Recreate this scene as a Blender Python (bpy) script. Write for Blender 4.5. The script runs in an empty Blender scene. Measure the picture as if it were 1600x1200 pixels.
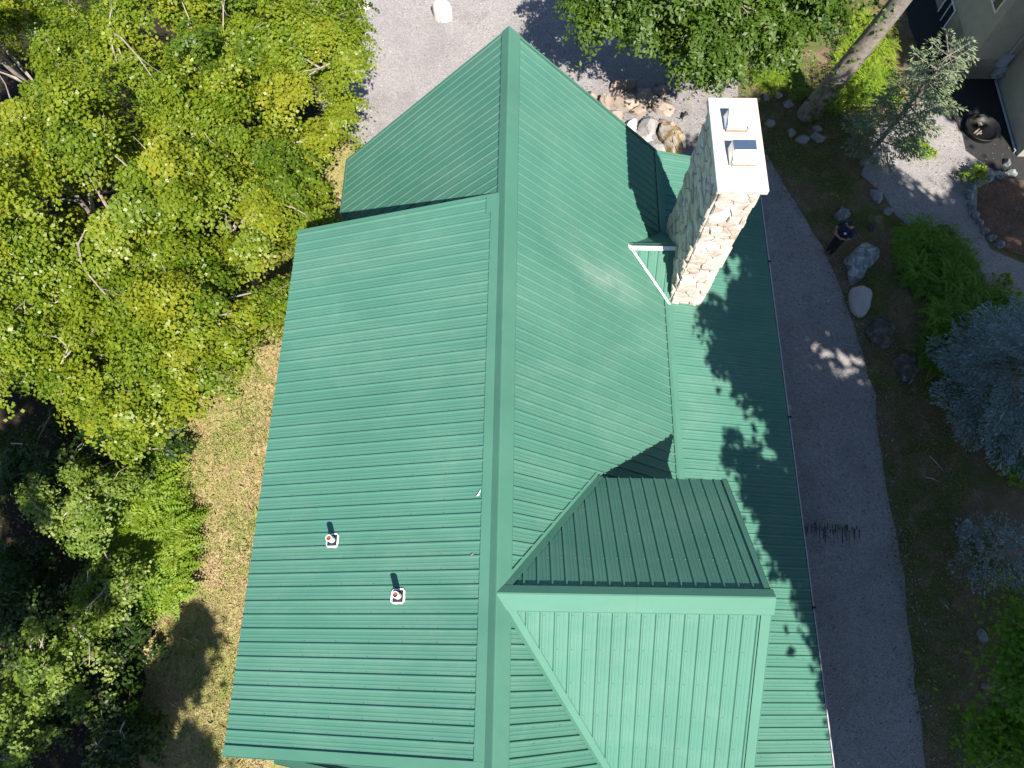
import bpy, bmesh, math, random
import numpy as np
from mathutils import Vector, Matrix, noise as mnoise

rnd = random.Random(7)
S = bpy.context.scene
COL = S.collection

# ------------------------------------------------------------------ camera
CAM_H = 19.5
PITCH = 69.27          # degrees below the horizon
YAW = 0.9
cam_d = bpy.data.cameras.new('camera')
cam = bpy.data.objects.new('camera', cam_d)
COL.objects.link(cam)
cam.location = (0, 0, CAM_H)
cam.rotation_euler = (math.radians(90 - PITCH), 0, math.radians(YAW))
cam_d.sensor_width = 36
cam_d.lens = 1110 / 1600 * 36
cam_d.clip_end = 2000
cam_d.clip_start = 0.1
S.camera = cam

# ------------------------------------------------------------------ light
SUN = Vector((-.97, 2.69, -3.56)).normalized()       # direction the light travels
w = bpy.data.worlds.new('World')
S.world = w
w.use_nodes = True
nt = w.node_tree
bg = nt.nodes['Background']
sky = nt.nodes.new('ShaderNodeTexSky')
sky.sky_type = 'NISHITA'
sky.sun_disc = False
sky.sun_elevation = math.asin(-SUN.z)
sky.sun_rotation = math.atan2(-SUN.x, -SUN.y)
nt.links.new(sky.outputs[0], bg.inputs[0])
sky.ozone_density = 4.0
sky.dust_density = 0.3
bg.inputs[1].default_value = 0.075
sd = bpy.data.lights.new('sun', 'SUN')
sd.energy = 5.0
sd.angle = math.radians(0.53)
sd.color = (1.0, 0.94, 0.85)
so = bpy.data.objects.new('sun', sd)
COL.objects.link(so)
so.location = (10, -20, 40)
so.rotation_euler = SUN.to_track_quat('-Z', 'Y').to_euler()
S.view_settings.view_transform = 'Standard'
S.view_settings.look = 'None'
S.view_settings.gamma = 1
S.view_settings.use_curve_mapping = False
S.view_settings.exposure = 1.12

# ------------------------------------------------------------------ pixel -> ground helper (photo pixels, 1600 x 1200)
_P, _Y = math.radians(PITCH), math.radians(YAW)
_fw = Vector((-math.sin(_Y), math.cos(_Y), 0))
_rt = Vector((math.cos(_Y), math.sin(_Y), 0))
_ax = _fw * math.cos(_P) - Vector((0, 0, 1)) * math.sin(_P)
_dn = -Vector((0, 0, 1)) * math.cos(_P) - _fw * math.sin(_P)


def at(px, py, z=0.0):
    r = _ax * 1110 + _rt * (px - 800) + _dn * (py - 600)
    t = (z - CAM_H) / r.z
    return Vector((0, 0, CAM_H)) + r * t


# ------------------------------------------------------------------ materials
def new_mat(name):
    m = bpy.data.materials.new(name)
    m.use_nodes = True
    n = m.node_tree.nodes
    return m, n, m.node_tree.links, n['Principled BSDF']


def ramp(n, l, src, stops):
    r = n.new('ShaderNodeValToRGB')
    e = r.color_ramp.elements
    while len(e) < len(stops):
        e.new(0.5)
    for i, (p, c) in enumerate(stops):
        e[i].position = p
        e[i].color = (*c, 1) if len(c) == 3 else c
    l.new(src, r.inputs[0])
    return r.outputs[0]


def noise(n, l, coord, scale, detail=4, rough=.6, dist=0.0):
    t = n.new('ShaderNodeTexNoise')
    t.inputs['Scale'].default_value = scale
    t.inputs['Detail'].default_value = detail
    t.inputs['Roughness'].default_value = rough
    t.inputs['Distortion'].default_value = dist
    l.new(coord, t.inputs['Vector'])
    return t.outputs[0]


def mix(n, l, fac, a, b, mode='MIX'):
    x = n.new('ShaderNodeMix')
    x.data_type = 'RGBA'
    x.blend_type = mode
    for sock, v in ((x.inputs[0], fac), (x.inputs[6], a), (x.inputs[7], b)):
        if hasattr(v, 'links'):
            l.new(v, sock)
        elif isinstance(v, (int, float)):
            sock.default_value = v
        else:
            sock.default_value = (*v, 1)
    return x.outputs[2]


def bump(n, l, bs, h, strength, dist):
    b = n.new('ShaderNodeBump')
    b.inputs['Strength'].default_value = strength
    b.inputs['Distance'].default_value = dist
    l.new(h, b.inputs['Height'])
    l.new(b.outputs[0], bs.inputs['Normal'])


def objco(n):
    return n.new('ShaderNodeTexCoord').outputs['Object']


def simple(name, col, rough=.6, metal=0.0, var=.15, scale=8, bump_s=0.0, bump_scale=40, spec=.5):
    m, n, l, b = new_mat(name)
    co = objco(n)
    f = noise(n, l, co, scale, 5)
    c2 = tuple(min(1, c * (1 + var)) for c in col)
    c1 = tuple(c * (1 - var) for c in col)
    l.new(ramp(n, l, f, [(.3, c1), (.7, c2)]), b.inputs['Base Color'])
    b.inputs['Roughness'].default_value = rough
    b.inputs['Metallic'].default_value = metal
    b.inputs['Specular IOR Level'].default_value = spec
    if bump_s:
        bump(n, l, b, noise(n, l, co, bump_scale, 5), bump_s, .01)
    return m


def roof_mat(name, col, dusty):
    m, n, l, b = new_mat(name)
    co = objco(n)
    oi = n.new('ShaderNodeObjectInfo')
    big = noise(n, l, co, .5, 4, .6, .4)
    fine = noise(n, l, co, 6, 6, .7)
    c = ramp(n, l, big, [(.3, tuple(v * .93 for v in col)), (.7, tuple(v * 1.07 for v in col))])
    c = mix(n, l, ramp(n, l, oi.outputs['Random'], [(0, (.0, .0, .0)), (1, (.12, .12, .12))]), c, tuple(v * 1.25 for v in col))
    # chalky dust with its own blotchy shape
    mp = n.new('ShaderNodeMapping')
    mp.inputs['Scale'].default_value = (1.0, 2.2, 1.0)
    l.new(co, mp.inputs[0])
    d = noise(n, l, mp.outputs[0], .45, 5, .65, .8)
    df = ramp(n, l, d, [(.42, (0, 0, 0)), (.85, (dusty, dusty, dusty))])
    fd = mix(n, l, 1.0, df, ramp(n, l, fine, [(.3, (.4, .4, .4)), (.7, (1, 1, 1))]), 'MULTIPLY')
    c = mix(n, l, fd, c, (.30, .36, .30))
    # soft pale highlight painted into the roof colour beside the chimney
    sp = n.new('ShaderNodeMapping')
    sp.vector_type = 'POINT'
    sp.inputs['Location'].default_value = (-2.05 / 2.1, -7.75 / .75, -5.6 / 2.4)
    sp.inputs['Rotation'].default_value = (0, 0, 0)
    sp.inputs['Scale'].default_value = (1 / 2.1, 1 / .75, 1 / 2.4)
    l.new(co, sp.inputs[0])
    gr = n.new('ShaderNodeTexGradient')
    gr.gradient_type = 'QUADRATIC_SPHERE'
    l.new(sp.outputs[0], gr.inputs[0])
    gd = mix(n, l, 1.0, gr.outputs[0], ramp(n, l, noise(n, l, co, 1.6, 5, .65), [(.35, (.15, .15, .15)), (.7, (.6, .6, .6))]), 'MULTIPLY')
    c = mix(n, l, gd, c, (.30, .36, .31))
    l.new(c, b.inputs['Base Color'])
    rr = ramp(n, l, fine, [(.2, (.44, .44, .44)), (.8, (.56, .56, .56))])
    l.new(rr, b.inputs['Roughness'])
    b.inputs['Specular IOR Level'].default_value = .25
    bump(n, l, b, noise(n, l, co, 1.6, 3), .14, .02)
    return m


M = {}
GREEN = (.059, .170, .124)
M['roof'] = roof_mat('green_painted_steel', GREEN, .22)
M['trim'] = roof_mat('green_trim_steel', (.060, .172, .122), .12)
M['screw'] = simple('green_screw_heads', (.05, .13, .10), .45, 0, .2, 30)
M['flashing'] = simple('pale_flashing', (.58, .64, .63), .4, 0, .08, 12)
M['pale_metal'] = simple('pale_galvanised_metal', (.72, .74, .77), .33, 1.0, .05, 12)
M['white_metal'] = simple('white_painted_metal', (.78, .78, .80), .4, 0, .05, 10)
M['gutter'] = simple('dull_white_aluminium', (.46, .44, .48), .5, 0, .05, 10)
M['siding'] = simple('brown_wood_siding', (.12, .075, .045), .8, 0, .25, 5, .3, 30)
M['mortar'] = simple('mortar', (.42, .36, .30), .95, 0, .2, 20, .4, 60)
M['cap'] = simple('cast_concrete_cap', (.47, .44, .40), .85, 0, .22, 4, .25, 50)
M['clay'] = simple('terracotta_clay', (.42, .22, .15), .85, 0, .15, 9)
M['pvc'] = simple('white_pvc', (.80, .79, .77), .45, 0, .04, 9)
M['rubber'] = simple('black_rubber', (.02, .018, .025), .7, 0, .2, 9)
M['rustdark'] = simple('dark_rust_red', (.20, .06, .035), .9, 0, .2, 9)
M['black'] = simple('black_metal', (.006, .006, .0065), .5, 0, .3, 9)
M['stucco'] = simple('greenish_grey_stucco', (.34, .33, .26), .9, 0, .10, 2.5, .3, 80)
M['foundation'] = simple('stained_foundation_render', (.25, .22, .17), .92, 0, .3, 1.2, .3, 60)
M['greybox'] = simple('grey_utility_enamel', (.32, .36, .42), .5, 0, .1, 10)
M['glass'] = simple('dark_window_glass', (.02, .03, .03), .08, 0, .1, 2)
M['asphalt'] = simple('black_asphalt', (.018, .018, .019), .9, 0, .3, 30, .4, 120)
M['shadowroof'] = simple('brown_shingle', (.10, .085, .075), .9, 0, .3, 20)


def stone_mat(name, a, b_, c_, scale=3.0, rnd_mix=.5):
    m, n, l, b = new_mat(name)
    co = objco(n)
    oi = n.new('ShaderNodeObjectInfo')
    f = noise(n, l, co, scale, 8, .7, .3)
    col = ramp(n, l, f, [(.3, a), (.5, b_), (.72, c_)])
    tint = ramp(n, l, oi.outputs['Random'], [(0, (.60, .55, .53)), (.3, (.98, .88, .80)), (.5, (.96, .96, .96)), (.75, (.86, .80, .81)), (1, (1.06, 1.0, .92))])
    col = mix(n, l, rnd_mix, col, mix(n, l, 1.0, col, tint, 'MULTIPLY'))
    sp = noise(n, l, co, scale * 18, 4, .8)
    col = mix(n, l, ramp(n, l, sp, [(.55, (0, 0, 0)), (.75, (.5, .5, .5))]), col, tuple(v * .35 for v in a))
    l.new(col, b.inputs['Base Color'])
    b.inputs['Roughness'].default_value = .92
    b.inputs['Specular IOR Level'].default_value = .2
    bump(n, l, b, noise(n, l, co, scale * 7, 8, .75), .6, .03)
    return m


M['fieldstone'] = stone_mat('fieldstone', (.40, .335, .29), (.62, .545, .49), (.77, .70, .64), 3.4, .9)
M['rock_tan'] = stone_mat('tan_rock', (.21, .165, .135), (.34, .28, .235), (.45, .385, .33), 1.8, .5)
M['rock_grey'] = stone_mat('grey_rock', (.16, .16, .16), (.28, .28, .28), (.42, .42, .42), 2.2, .3)
M['rock_pale'] = stone_mat('pale_smooth_rock', (.34, .31, .30), (.42, .39, .38), (.50, .48, .47), 1.4, .1)
M['rock_dark'] = stone_mat('dark_rock', (.03, .032, .03), (.08, .085, .08), (.22, .22, .21), 4.5, .2)
M['rock_white'] = stone_mat('white_rock', (.50, .44, .40), (.68, .62, .58), (.78, .74, .70), 1.5, .1)


def moss_mat(name, rock, moss, lo, hi, sc=1.6):
    m, n, l, b = new_mat(name)
    co = objco(n)
    f = noise(n, l, co, 2.5, 8, .7)
    rc = ramp(n, l, f, [(.3, tuple(v * .6 for v in rock)), (.7, tuple(v * 1.25 for v in rock))])
    g = noise(n, l, co, sc, 6, .65, .5)
    fac = ramp(n, l, g, [(lo, (0, 0, 0)), (hi, (1, 1, 1))])
    mc = ramp(n, l, noise(n, l, co, 24, 5), [(.3, tuple(v * .6 for v in moss)), (.7, tuple(v * 1.3 for v in moss))])
    l.new(mix(n, l, fac, rc, mc), b.inputs['Base Color'])
    b.inputs['Roughness'].default_value = .95
    b.inputs['Specular IOR Level'].default_value = .15
    bump(n, l, b, noise(n, l, co, 16, 8, .75), .7, .04)
    return m


M['rock_moss'] = moss_mat('moss_rimmed_rock', (.40, .35, .31), (.19, .13, .035), .44, .54, 1.9)
M['rock_mosspatch'] = moss_mat('moss_patched_rock', (.40, .35, .28), (.20, .20, .03), .58, .64, 2.2)
M['rock_lichen'] = moss_mat('lichen_rock', (.19, .21, .21), (.40, .44, .43), .48, .6, 4.0)


def leaf_mat(name, cols, trans, gloss=.45, tr=.42):
    m, n, l, b = new_mat(name)
    a = n.new('ShaderNodeAttribute')
    a.attribute_name = 'tint'
    c = ramp(n, l, a.outputs['Fac'], [(i / (len(cols) - 1), c) for i, c in enumerate(cols)])
    l.new(c, b.inputs['Base Color'])
    b.inputs['Roughness'].default_value = gloss
    b.inputs['Specular IOR Level'].default_value = .35
    t = n.new('ShaderNodeBsdfTranslucent')
    l.new(mix(n, l, 1.0, c, trans, 'MULTIPLY'), t.inputs[0])
    ms = n.new('ShaderNodeMixShader')
    ms.inputs[0].default_value = tr
    l.new(b.outputs[0], ms.inputs[1])
    l.new(t.outputs[0], ms.inputs[2])
    l.new(ms.outputs[0], n['Material Output'].inputs[0])
    return m


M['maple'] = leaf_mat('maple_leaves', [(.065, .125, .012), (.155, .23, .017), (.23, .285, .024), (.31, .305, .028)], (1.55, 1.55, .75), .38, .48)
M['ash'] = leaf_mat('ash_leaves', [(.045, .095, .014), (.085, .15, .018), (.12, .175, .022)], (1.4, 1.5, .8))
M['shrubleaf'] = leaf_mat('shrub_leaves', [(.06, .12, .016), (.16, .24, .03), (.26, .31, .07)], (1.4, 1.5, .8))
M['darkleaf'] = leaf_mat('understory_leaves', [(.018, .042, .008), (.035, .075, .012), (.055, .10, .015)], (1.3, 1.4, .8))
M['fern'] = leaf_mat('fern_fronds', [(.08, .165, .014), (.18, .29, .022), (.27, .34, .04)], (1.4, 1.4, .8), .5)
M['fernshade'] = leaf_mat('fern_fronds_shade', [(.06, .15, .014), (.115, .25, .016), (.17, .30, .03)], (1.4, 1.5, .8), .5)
M['bluespruce'] = leaf_mat('blue_spruce_needles', [(.045, .075, .065), (.18, .265, .265), (.44, .55, .57)], (1.0, 1.1, 1.0), .6, .15)
M['pine'] = leaf_mat('pine_needles', [(.06, .10, .045), (.16, .22, .11), (.33, .38, .24)], (1.1, 1.2, .9), .6, .2)
M['grassblade'] = leaf_mat('dry_grass_blades', [(.42, .32, .19), (.40, .31, .15), (.24, .25, .065), (.13, .19, .035)], (1.0, 1.0, .8), .7, .3)
M['litter'] = leaf_mat('leaf_litter', [(.07, .04, .02), (.16, .09, .05), (.26, .16, .09), (.10, .075, .05)], (1, .9, .7), .8, .1)
M['bark'] = simple('grey_bark', (.20, .175, .15), .95, 0, .35, 7, .8, 30)
M['twigbark'] = simple('pale_branch_bark', (.30, .26, .225), .9, 0, .25, 6, .4, 30)
M['drybark'] = simple('weathered_stick', (.34, .30, .25), .9, 0, .2, 6)
M['skin'] = simple('skin', (.36, .20, .14), .6, 0, .05, 4)
M['navy'] = simple('navy_shirt_cotton', (.010, .014, .055), .85, 0, .2, 30, .3, 90)
M['trouser'] = simple('dark_trousers', (.008, .010, .018), .85, 0, .2, 30, .3, 90)
M['shoe'] = simple('grey_shoe', (.13, .10, .10), .7, 0, .2, 20)
M['hair'] = simple('black_hair', (.006, .005, .004), .5, 0, .3, 60)
M['emblem'] = simple('white_print', (.6, .6, .64), .8, 0, .05, 30)
M['wet'] = simple('wet_black_stain', (.05, .049, .052), .7, 0, .5, 30)


def ground_mat(name, layers, fine, bump_s=.5):
    """layers: list of (scale, lo, hi, colour) mixed in turn over the first colour."""
    m, n, l, b = new_mat(name)
    co = objco(n)
    c = None
    for i, (sc, lo, hi, col) in enumerate(layers):
        v = noise(n, l, co, sc * 3.1, 5, .7)
        cc = ramp(n, l, v, [(.25, tuple(x * .72 for x in col)), (.75, tuple(x * 1.25 for x in col))])
        if c is None:
            c = cc
        else:
            mp = n.new('ShaderNodeMapping')
            mp.inputs['Location'].default_value = (i * 13.7, i * 7.1, i * 3.3)
            l.new(co, mp.inputs[0])
            f = ramp(n, l, noise(n, l, mp.outputs[0], sc, 7, .68, .3), [(lo, (0, 0, 0)), (hi, (1, 1, 1))])
            c = mix(n, l, f, c, cc)
    fsc, fdark, flight = fine
    f1 = noise(n, l, co, fsc, 3, .8)
    c = mix(n, l, 1.0, c, ramp(n, l, f1, [(.28, (fdark,) * 3), (.5, (1, 1, 1)), (.74, (flight,) * 3)]), 'MULTIPLY')
    l.new(c, b.inputs['Base Color'])
    b.inputs['Roughness'].default_value = .95
    b.inputs['Specular IOR Level'].default_value = .12
    bump(n, l, b, noise(n, l, co, fsc * .7, 6, .8), bump_s, .04)
    return m


M['forest'] = ground_mat('forest_floor', [(1.2, 0, 0, (.028, .022, .015)), (.7, .48, .62, (.025, .034, .010)), (2.2, .6, .75, (.06, .042, .027))], (14, .5, 1.5), .8)
M['verge'] = ground_mat('verge_soil', [(1.2, 0, 0, (.17, .125, .08)), (.6, .42, .56, (.085, .105, .03)), (1.7, .55, .68, (.23, .165, .11)), (2.6, .6, .7, (.12, .14, .04))], (22, .5, 1.4), .7)
M['lawn'] = ground_mat('dry_lawn', [(1.6, 0, 0, (.40, .305, .165)), (.55, .40, .60, (.265, .265, .09)), (1.3, .54, .68, (.37, .255, .165)), (3.0, .5, .62, (.20, .235, .06))], (26, .55, 1.35), .8)
M['gravel'] = ground_mat('crushed_grey_gravel', [(3.0, 0, 0, (.31, .288, .280)), (.30, .42, .62, (.255, .24, .238)), (1.1, .56, .74, (.345, .305, .27)), (.8, .58, .7, (.22, .205, .20))], (34, .42, 1.5), .9)
M['mulch'] = ground_mat('reddish_mulch', [(2.0, 0, 0, (.15, .092, .070)), (1.0, .45, .6, (.09, .065, .05)), (2.4, .55, .68, (.20, .14, .11))], (26, .5, 1.5), .8)

# ------------------------------------------------------------------ mesh helpers


class MB:
    def __init__(s):
        s.v = []
        s.f = []

    def add(s, vs, fs):
        o = len(s.v)
        s.v += [tuple(p) for p in vs]
        s.f += [tuple(i + o for i in f) for f in fs]

    def box(s, x0, y0, z0, x1, y1, z1):
        s.add([(x0, y0, z0), (x1, y0, z0), (x1, y1, z0), (x0, y1, z0), (x0, y0, z1), (x1, y0, z1), (x1, y1, z1), (x0, y1, z1)],
              [(0, 3, 2, 1), (4, 5, 6, 7), (0, 1, 5, 4), (1, 2, 6, 5), (2, 3, 7, 6), (3, 0, 4, 7)])

    def slab(s, pts, d):
        """polygon pts extruded by vector d (closed)"""
        n = len(pts)
        d = Vector(d)
        a = [Vector(p) for p in pts]
        s.add(a + [p + d for p in a], [tuple(range(n - 1, -1, -1)), tuple(range(n, 2 * n))] + [(i, (i + 1) % n, n + (i + 1) % n, n + i) for i in range(n)])

    def tube(s, path, radii, k=6, caps=True):
        path = [Vector(p) for p in path]
        o = len(s.v)
        for i, p in enumerate(path):
            t = (path[min(i + 1, len(path) - 1)] - path[max(i - 1, 0)])
            if t.length < 1e-6:
                t = Vector((0, 0, 1))
            t.normalize()
            a = t.cross(Vector((0.31, 0.87, 0.38)))
            if a.length < 1e-3:
                a = t.cross(Vector((1, 0, 0)))
            a.normalize()
            b = t.cross(a)
            for j in range(k):
                th = 2 * math.pi * j / k
                s.v.append(tuple(p + (a * math.cos(th) + b * math.sin(th)) * radii[i]))
        for i in range(len(path) - 1):
            for j in range(k):
                s.f.append((o + i * k + j, o + i * k + (j + 1) % k, o + (i + 1) * k + (j + 1) % k, o + (i + 1) * k + j))
        if caps:
            s.f.append(tuple(o + j for j in reversed(range(k))))
            s.f.append(tuple(o + (len(path) - 1) * k + j for j in range(k)))

    def build(s, name, mat, parent=None, smooth=False):
        me = bpy.data.meshes.new(name)
        me.from_pydata(s.v, [], s.f)
        me.update()
        if smooth:
            me.polygons.foreach_set('use_smooth', [True] * len(me.polygons))
        return link(name, me, mat, parent)


def link(name, me, mat, parent=None):
    if mat is not None:
        me.materials.append(mat)
    o = bpy.data.objects.new(name, me)
    COL.objects.link(o)
    if parent is not None:
        o.parent = parent
        loc = parent.location.copy()
        p = parent
        while p.parent is not None:
            p = p.parent
            loc = p.location.copy()
        o.matrix_parent_inverse = Matrix.Translation(-loc) if parent.type == 'EMPTY' else Matrix.Identity(4)
    return o


def tag(o, label=None, cat=None, group=None, kind=None):
    if label:
        o['label'] = label
    if cat:
        o['category'] = cat
    if group:
        o['group'] = group
    if kind:
        o['kind'] = kind
    return o


def empty(name, loc, label, cat, group=None):
    o = bpy.data.objects.new(name, None)
    COL.objects.link(o)
    o.location = loc
    o.empty_display_size = .3
    return tag(o, label, cat, group)


def np_mesh(name, V, F, tint, mat, parent=None):
    """V (n,3), F (m,k) constant k"""
    me = bpy.data.meshes.new(name)
    m, k = F.shape
    me.vertices.add(len(V))
    me.vertices.foreach_set('co', np.ascontiguousarray(V, dtype=np.float32).ravel())
    me.loops.add(m * k)
    me.loops.foreach_set('vertex_index', F.ravel().astype(np.int32))
    me.polygons.add(m)
    me.polygons.foreach_set('loop_start', np.arange(0, m * k, k, dtype=np.int32))
    me.update(calc_edges=True)
    if tint is not None:
        a = me.attributes.new('tint', 'FLOAT', 'FACE')
        a.data.foreach_set('value', np.clip(tint, 0, 1).astype(np.float32))
    return link(name, me, mat, parent)


def norm(a):
    return a / np.maximum(np.linalg.norm(a, axis=1, keepdims=True), 1e-9)


def leaf_quads(P, N, L, Wd, rng, fold=.25, direction=None):
    """folded kite leaves at points P with normals N, length L, width Wd"""
    n = len(P)
    R = rng.normal(size=(n, 3)) if direction is None else direction
    D = norm(R - N * np.sum(R * N, axis=1, keepdims=True))
    T = np.cross(N, D)
    L = L[:, None]
    Wd = Wd[:, None]
    V = np.empty((n, 4, 3))
    V[:, 0] = P - D * L * .5
    V[:, 1] = P + T * Wd * .5 + N * Wd * fold + D * L * .08
    V[:, 2] = P + D * L * .5
    V[:, 3] = P - T * Wd * .5 + N * Wd * fold + D * L * .08
    return V.reshape(-1, 3), np.arange(4 * n).reshape(n, 4)


# ------------------------------------------------------------------ setting: ground sheets
def sheet(name, pts, z, mat, jitter=.18, seed=1, step=.5):
    """ground polygon with an irregular edge"""
    r = random.Random(seed)
    out = []
    n = len(pts)
    for i in range(n):
        a = Vector((*pts[i][:2], 0))
        b = Vector((*pts[(i + 1) % n][:2], 0))
        L = (b - a).length
        k = max(1, int(L / step)) if L < 40 else 1
        for j in range(k):
            p = a.lerp(b, j / k)
            q = p * .8
            p += Vector((mnoise.noise(q + Vector((seed, 0, 0))), mnoise.noise(q + Vector((0, seed, 5))), 0)) * jitter * 2
            p += Vector((r.uniform(-1, 1), r.uniform(-1, 1), 0)) * jitter * .35
            out.append((p.x, p.y, z))
    me = bpy.data.meshes.new(name)
    me.from_pydata(out, [], [tuple(range(len(out)))])
    me.update()
    if me.polygons[0].normal.z < 0:
        me.flip_normals()
    bm = bmesh.new()
    bm.from_mesh(me)
    bmesh.ops.triangulate(bm, faces=bm.faces[:])
    bm.to_mesh(me)
    bm.free()
    return tag(link(name, me, mat), kind='structure')


g = MB()
g.add([(-300, -300, 0), (300, -300, 0), (300, 300, 0), (-300, 300, 0)], [(0, 1, 2, 3)])
tag(g.build('ground', M['forest']), kind='structure')
sheet('verge', [(8, -30), (24, -30), (24, 24), (7.0, 24), (7.0, 15), (9, 12)], .004, M['verge'], .25, 3)
LAWN = [(-4, -25), (-9.5, -25), (-9.0, -2.8), (-9.3, 0), (-9.0, 3.2), (-9.9, 6.8), (-9.2, 11), (-8.2, 15.2), (-6.9, 17.2), (-5.2, 15.9), (-3, 14.4), (-3, 10)]
sheet('lawn', LAWN, .008, M['lawn'], .22, 5)
DRIVE = [(-9, 60), (-8.5, 24), (-7.2, 18), (-6.2, 16.4), (-5.2, 15.6), (-4.5, 14.6), (-3.5, 12), (3, 12), (3, -40), (10.2, -40), (10.1, -2.5), (10.3, .5),
         (10.4, 4.5), (10.48, 7.2), (10.12, 10.1), (9.65, 12.2), (8.8, 14.2), (8.3, 15.6), (7.4, 16.6), (7.6, 18.6), (9, 22), (9, 60)]
sheet('gravel_drive', DRIVE, .012, M['gravel'], .06, 9)
pth = [at(x, y) for x, y in [(1372, 196), (1420, 170), (1500, 120), (1560, 190), (1600, 262), (1532, 296), (1520, 345), (1548, 388), (1610, 420), (1620, 520), (1555, 470), (1520, 400), (1480, 352), (1425, 358), (1395, 335), (1378, 300), (1345, 272)]]
sheet('gravel_path', pth, .016, M['gravel'], .12, 11)
mul = [at(x, y) for x, y in [(1528, 300), (1555, 278), (1600, 262), (1680, 270), (1680, 420), (1600, 402), (1562, 386), (1540, 362), (1526, 335)]]
sheet('mulch_bed', mul, .020, M['mulch'], .06, 13, .3)
sheet('asphalt_pad', [(13.9, 24), (14.2, 19.4), (14.6, 17.6), (15.0, 16.0), (16.0, 14.9), (17.5, 14.5), (17.5, 24)], .024, M['asphalt'], .12, 15)

# ------------------------------------------------------------------ the house
HOUSE = empty('house', (0, 5, 0), 'house with dark green ribbed metal roof, stone chimney and cross gable', 'house')
XR, ZR = -.26, 7.90
YB, YF = 12.57, -2.15
XBRK, ZBRK = 3.66, 3.98
XEAV, ZEAV = 6.50, 3.32
XL, ZL = -4.70, 3.46
SHX0, SHZ0, SHX, SHZ, SHY0, SHY1 = XR - .13, 7.80, -4.74, 6.36, -1.66, 8.41
GY, GX, GBY, GFY, GZ = .87, 4.05, 3.18, -1.80, 6.06

PITCHW = .2286
PROF = [(0, 0), (.050, 0), (.056, .0035), (.072, .0035), (.078, 0), (.108, 0), (.114, .0035), (.130, .0035), (.136, 0), (.174, 0), (.191, .025), (.2116, .025), (PITCHW, 0)]


def roof_part(name, quad, thick, mat='roof'):
    """underlay sheet of a roof slope, a little below the panels"""
    a, b, c, d = [Vector(p) for p in quad]
    n = (b - a).cross(d - a).normalized()
    if n.z < 0:
        n = -n
    m = MB()
    m.slab([p - n * .012 for p in (a, b, c, d)], -n * thick)
    o = m.build(name, M[mat], HOUSE)
    return o


def panels(parent, O, U, Vd, slen, interval, flip=False, jit=.0007, label=None, start=0.0):
    """ribbed roof panels. O origin, U unit vector across the ribs, Vd unit vector down the slope"""
    O, U, Vd = Vector(O), Vector(U).normalized(), Vector(Vd).normalized()
    N = U.cross(Vd)
    if N.z < 0:
        N = -N
    N.normalize()
    s = -start
    scr = MB()
    while s < slen - .01:
        h = rnd.uniform(-jit, jit)
        tl = rnd.uniform(-jit, jit)
        top, bot = [], []
        for ds, z in PROF:
            ss = s + (PITCHW - ds if flip else ds)
            if ss < 0 or ss > slen:
                continue
            iv = interval(ss)
            if iv is None or iv[1] - iv[0] < .01:
                continue
            z2 = z + h + tl * ds / PITCHW
            top.append(O + U * ss + Vd * iv[0] + N * z2)
            bot.append(O + U * ss + Vd * iv[1] + N * z2)
        k = len(top)
        if k >= 2:
            m = MB()
            m.add(top + bot, [(i, i + 1, k + i + 1, k + i) for i in range(k - 1)])
            # folded hem at the lower end
            m.add(bot + [p - N * .03 for p in bot], [(i, i + 1, k + i + 1, k + i) for i in range(k - 1)])
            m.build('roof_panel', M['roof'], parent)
            ss = s + (PITCHW - .155 if flip else .155)
            iv = interval(ss) if 0 < ss < slen else None
            if iv and iv[1] - iv[0] > .15:
                t = iv[0] + .10
                while t < iv[1] - .04:
                    c_ = O + U * ss + Vd * t
                    a_ = [c_ + (U * math.cos(q * 1.0472) + Vd * math.sin(q * 1.0472)) * .011 for q in range(6)]
                    scr.add([p + N * .0005 for p in a_] + [c_ + (p - c_) * .55 + N * .007 for p in a_], [(q, (q + 1) % 6, 6 + (q + 1) % 6, 6 + q) for q in range(6)] + [tuple(range(6, 12))])
                    t += .61
        s += PITCHW
    if scr.v:
        tag(scr.build('screws', M['screw'], parent), kind='stuff')


def strip(name, a, b, wvec, parent, mat='trim', up=.03, drop=None, th=.004):
    """flat metal trim from a to b, wide along wvec, raised 'up' along normal; optional drop lip at the outer edge"""
    a, b, wv = Vector(a), Vector(b), Vector(wvec)
    n = (b - a).cross(wv).normalized()
    if n.z < 0:
        n = -n
    m = MB()
    p = [a + n * up, b + n * up, b + wv + n * up, a + wv + n * up]
    m.slab(p, n * th)
    if drop:
        ax_ = (b - a).normalized()
        q = [a + n * (up - .0), b + n * (up - .0), b + n * up - Vector((0, 0, drop)), a + n * up - Vector((0, 0, drop))]
        out = -wv.normalized() * .006
        m.slab([x + out for x in q], out)
    return m.build(name, M[mat], parent)


s2 = math.sqrt(.5)
# right steep slope
RS = roof_part('main_roof', [(XR, YF, ZR), (XR, YB, ZR), (XBRK, YB, ZBRK), (XBRK, YF, ZBRK)], .10)
LenR = (XBRK - XR) * math.sqrt(2)
kb = (ZR - GZ) / (GBY - GY)
kf = (ZR - GZ) / (GY - GFY)


def iv_right(s):
    y = YF + s
    if GY <= y < GBY:
        x = (y - GY) * kb
        return (.16, max(.16, x * math.sqrt(2) - .02))
    if GFY < y < GY:
        x = (GY - y) * kf
        return (.16, max(.16, x * math.sqrt(2) - .02))
    return (.16, LenR)


panels(RS, (XR, YF, ZR), (0, 1, 0), (1, 0, -1), YB - YF, iv_right)
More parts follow.
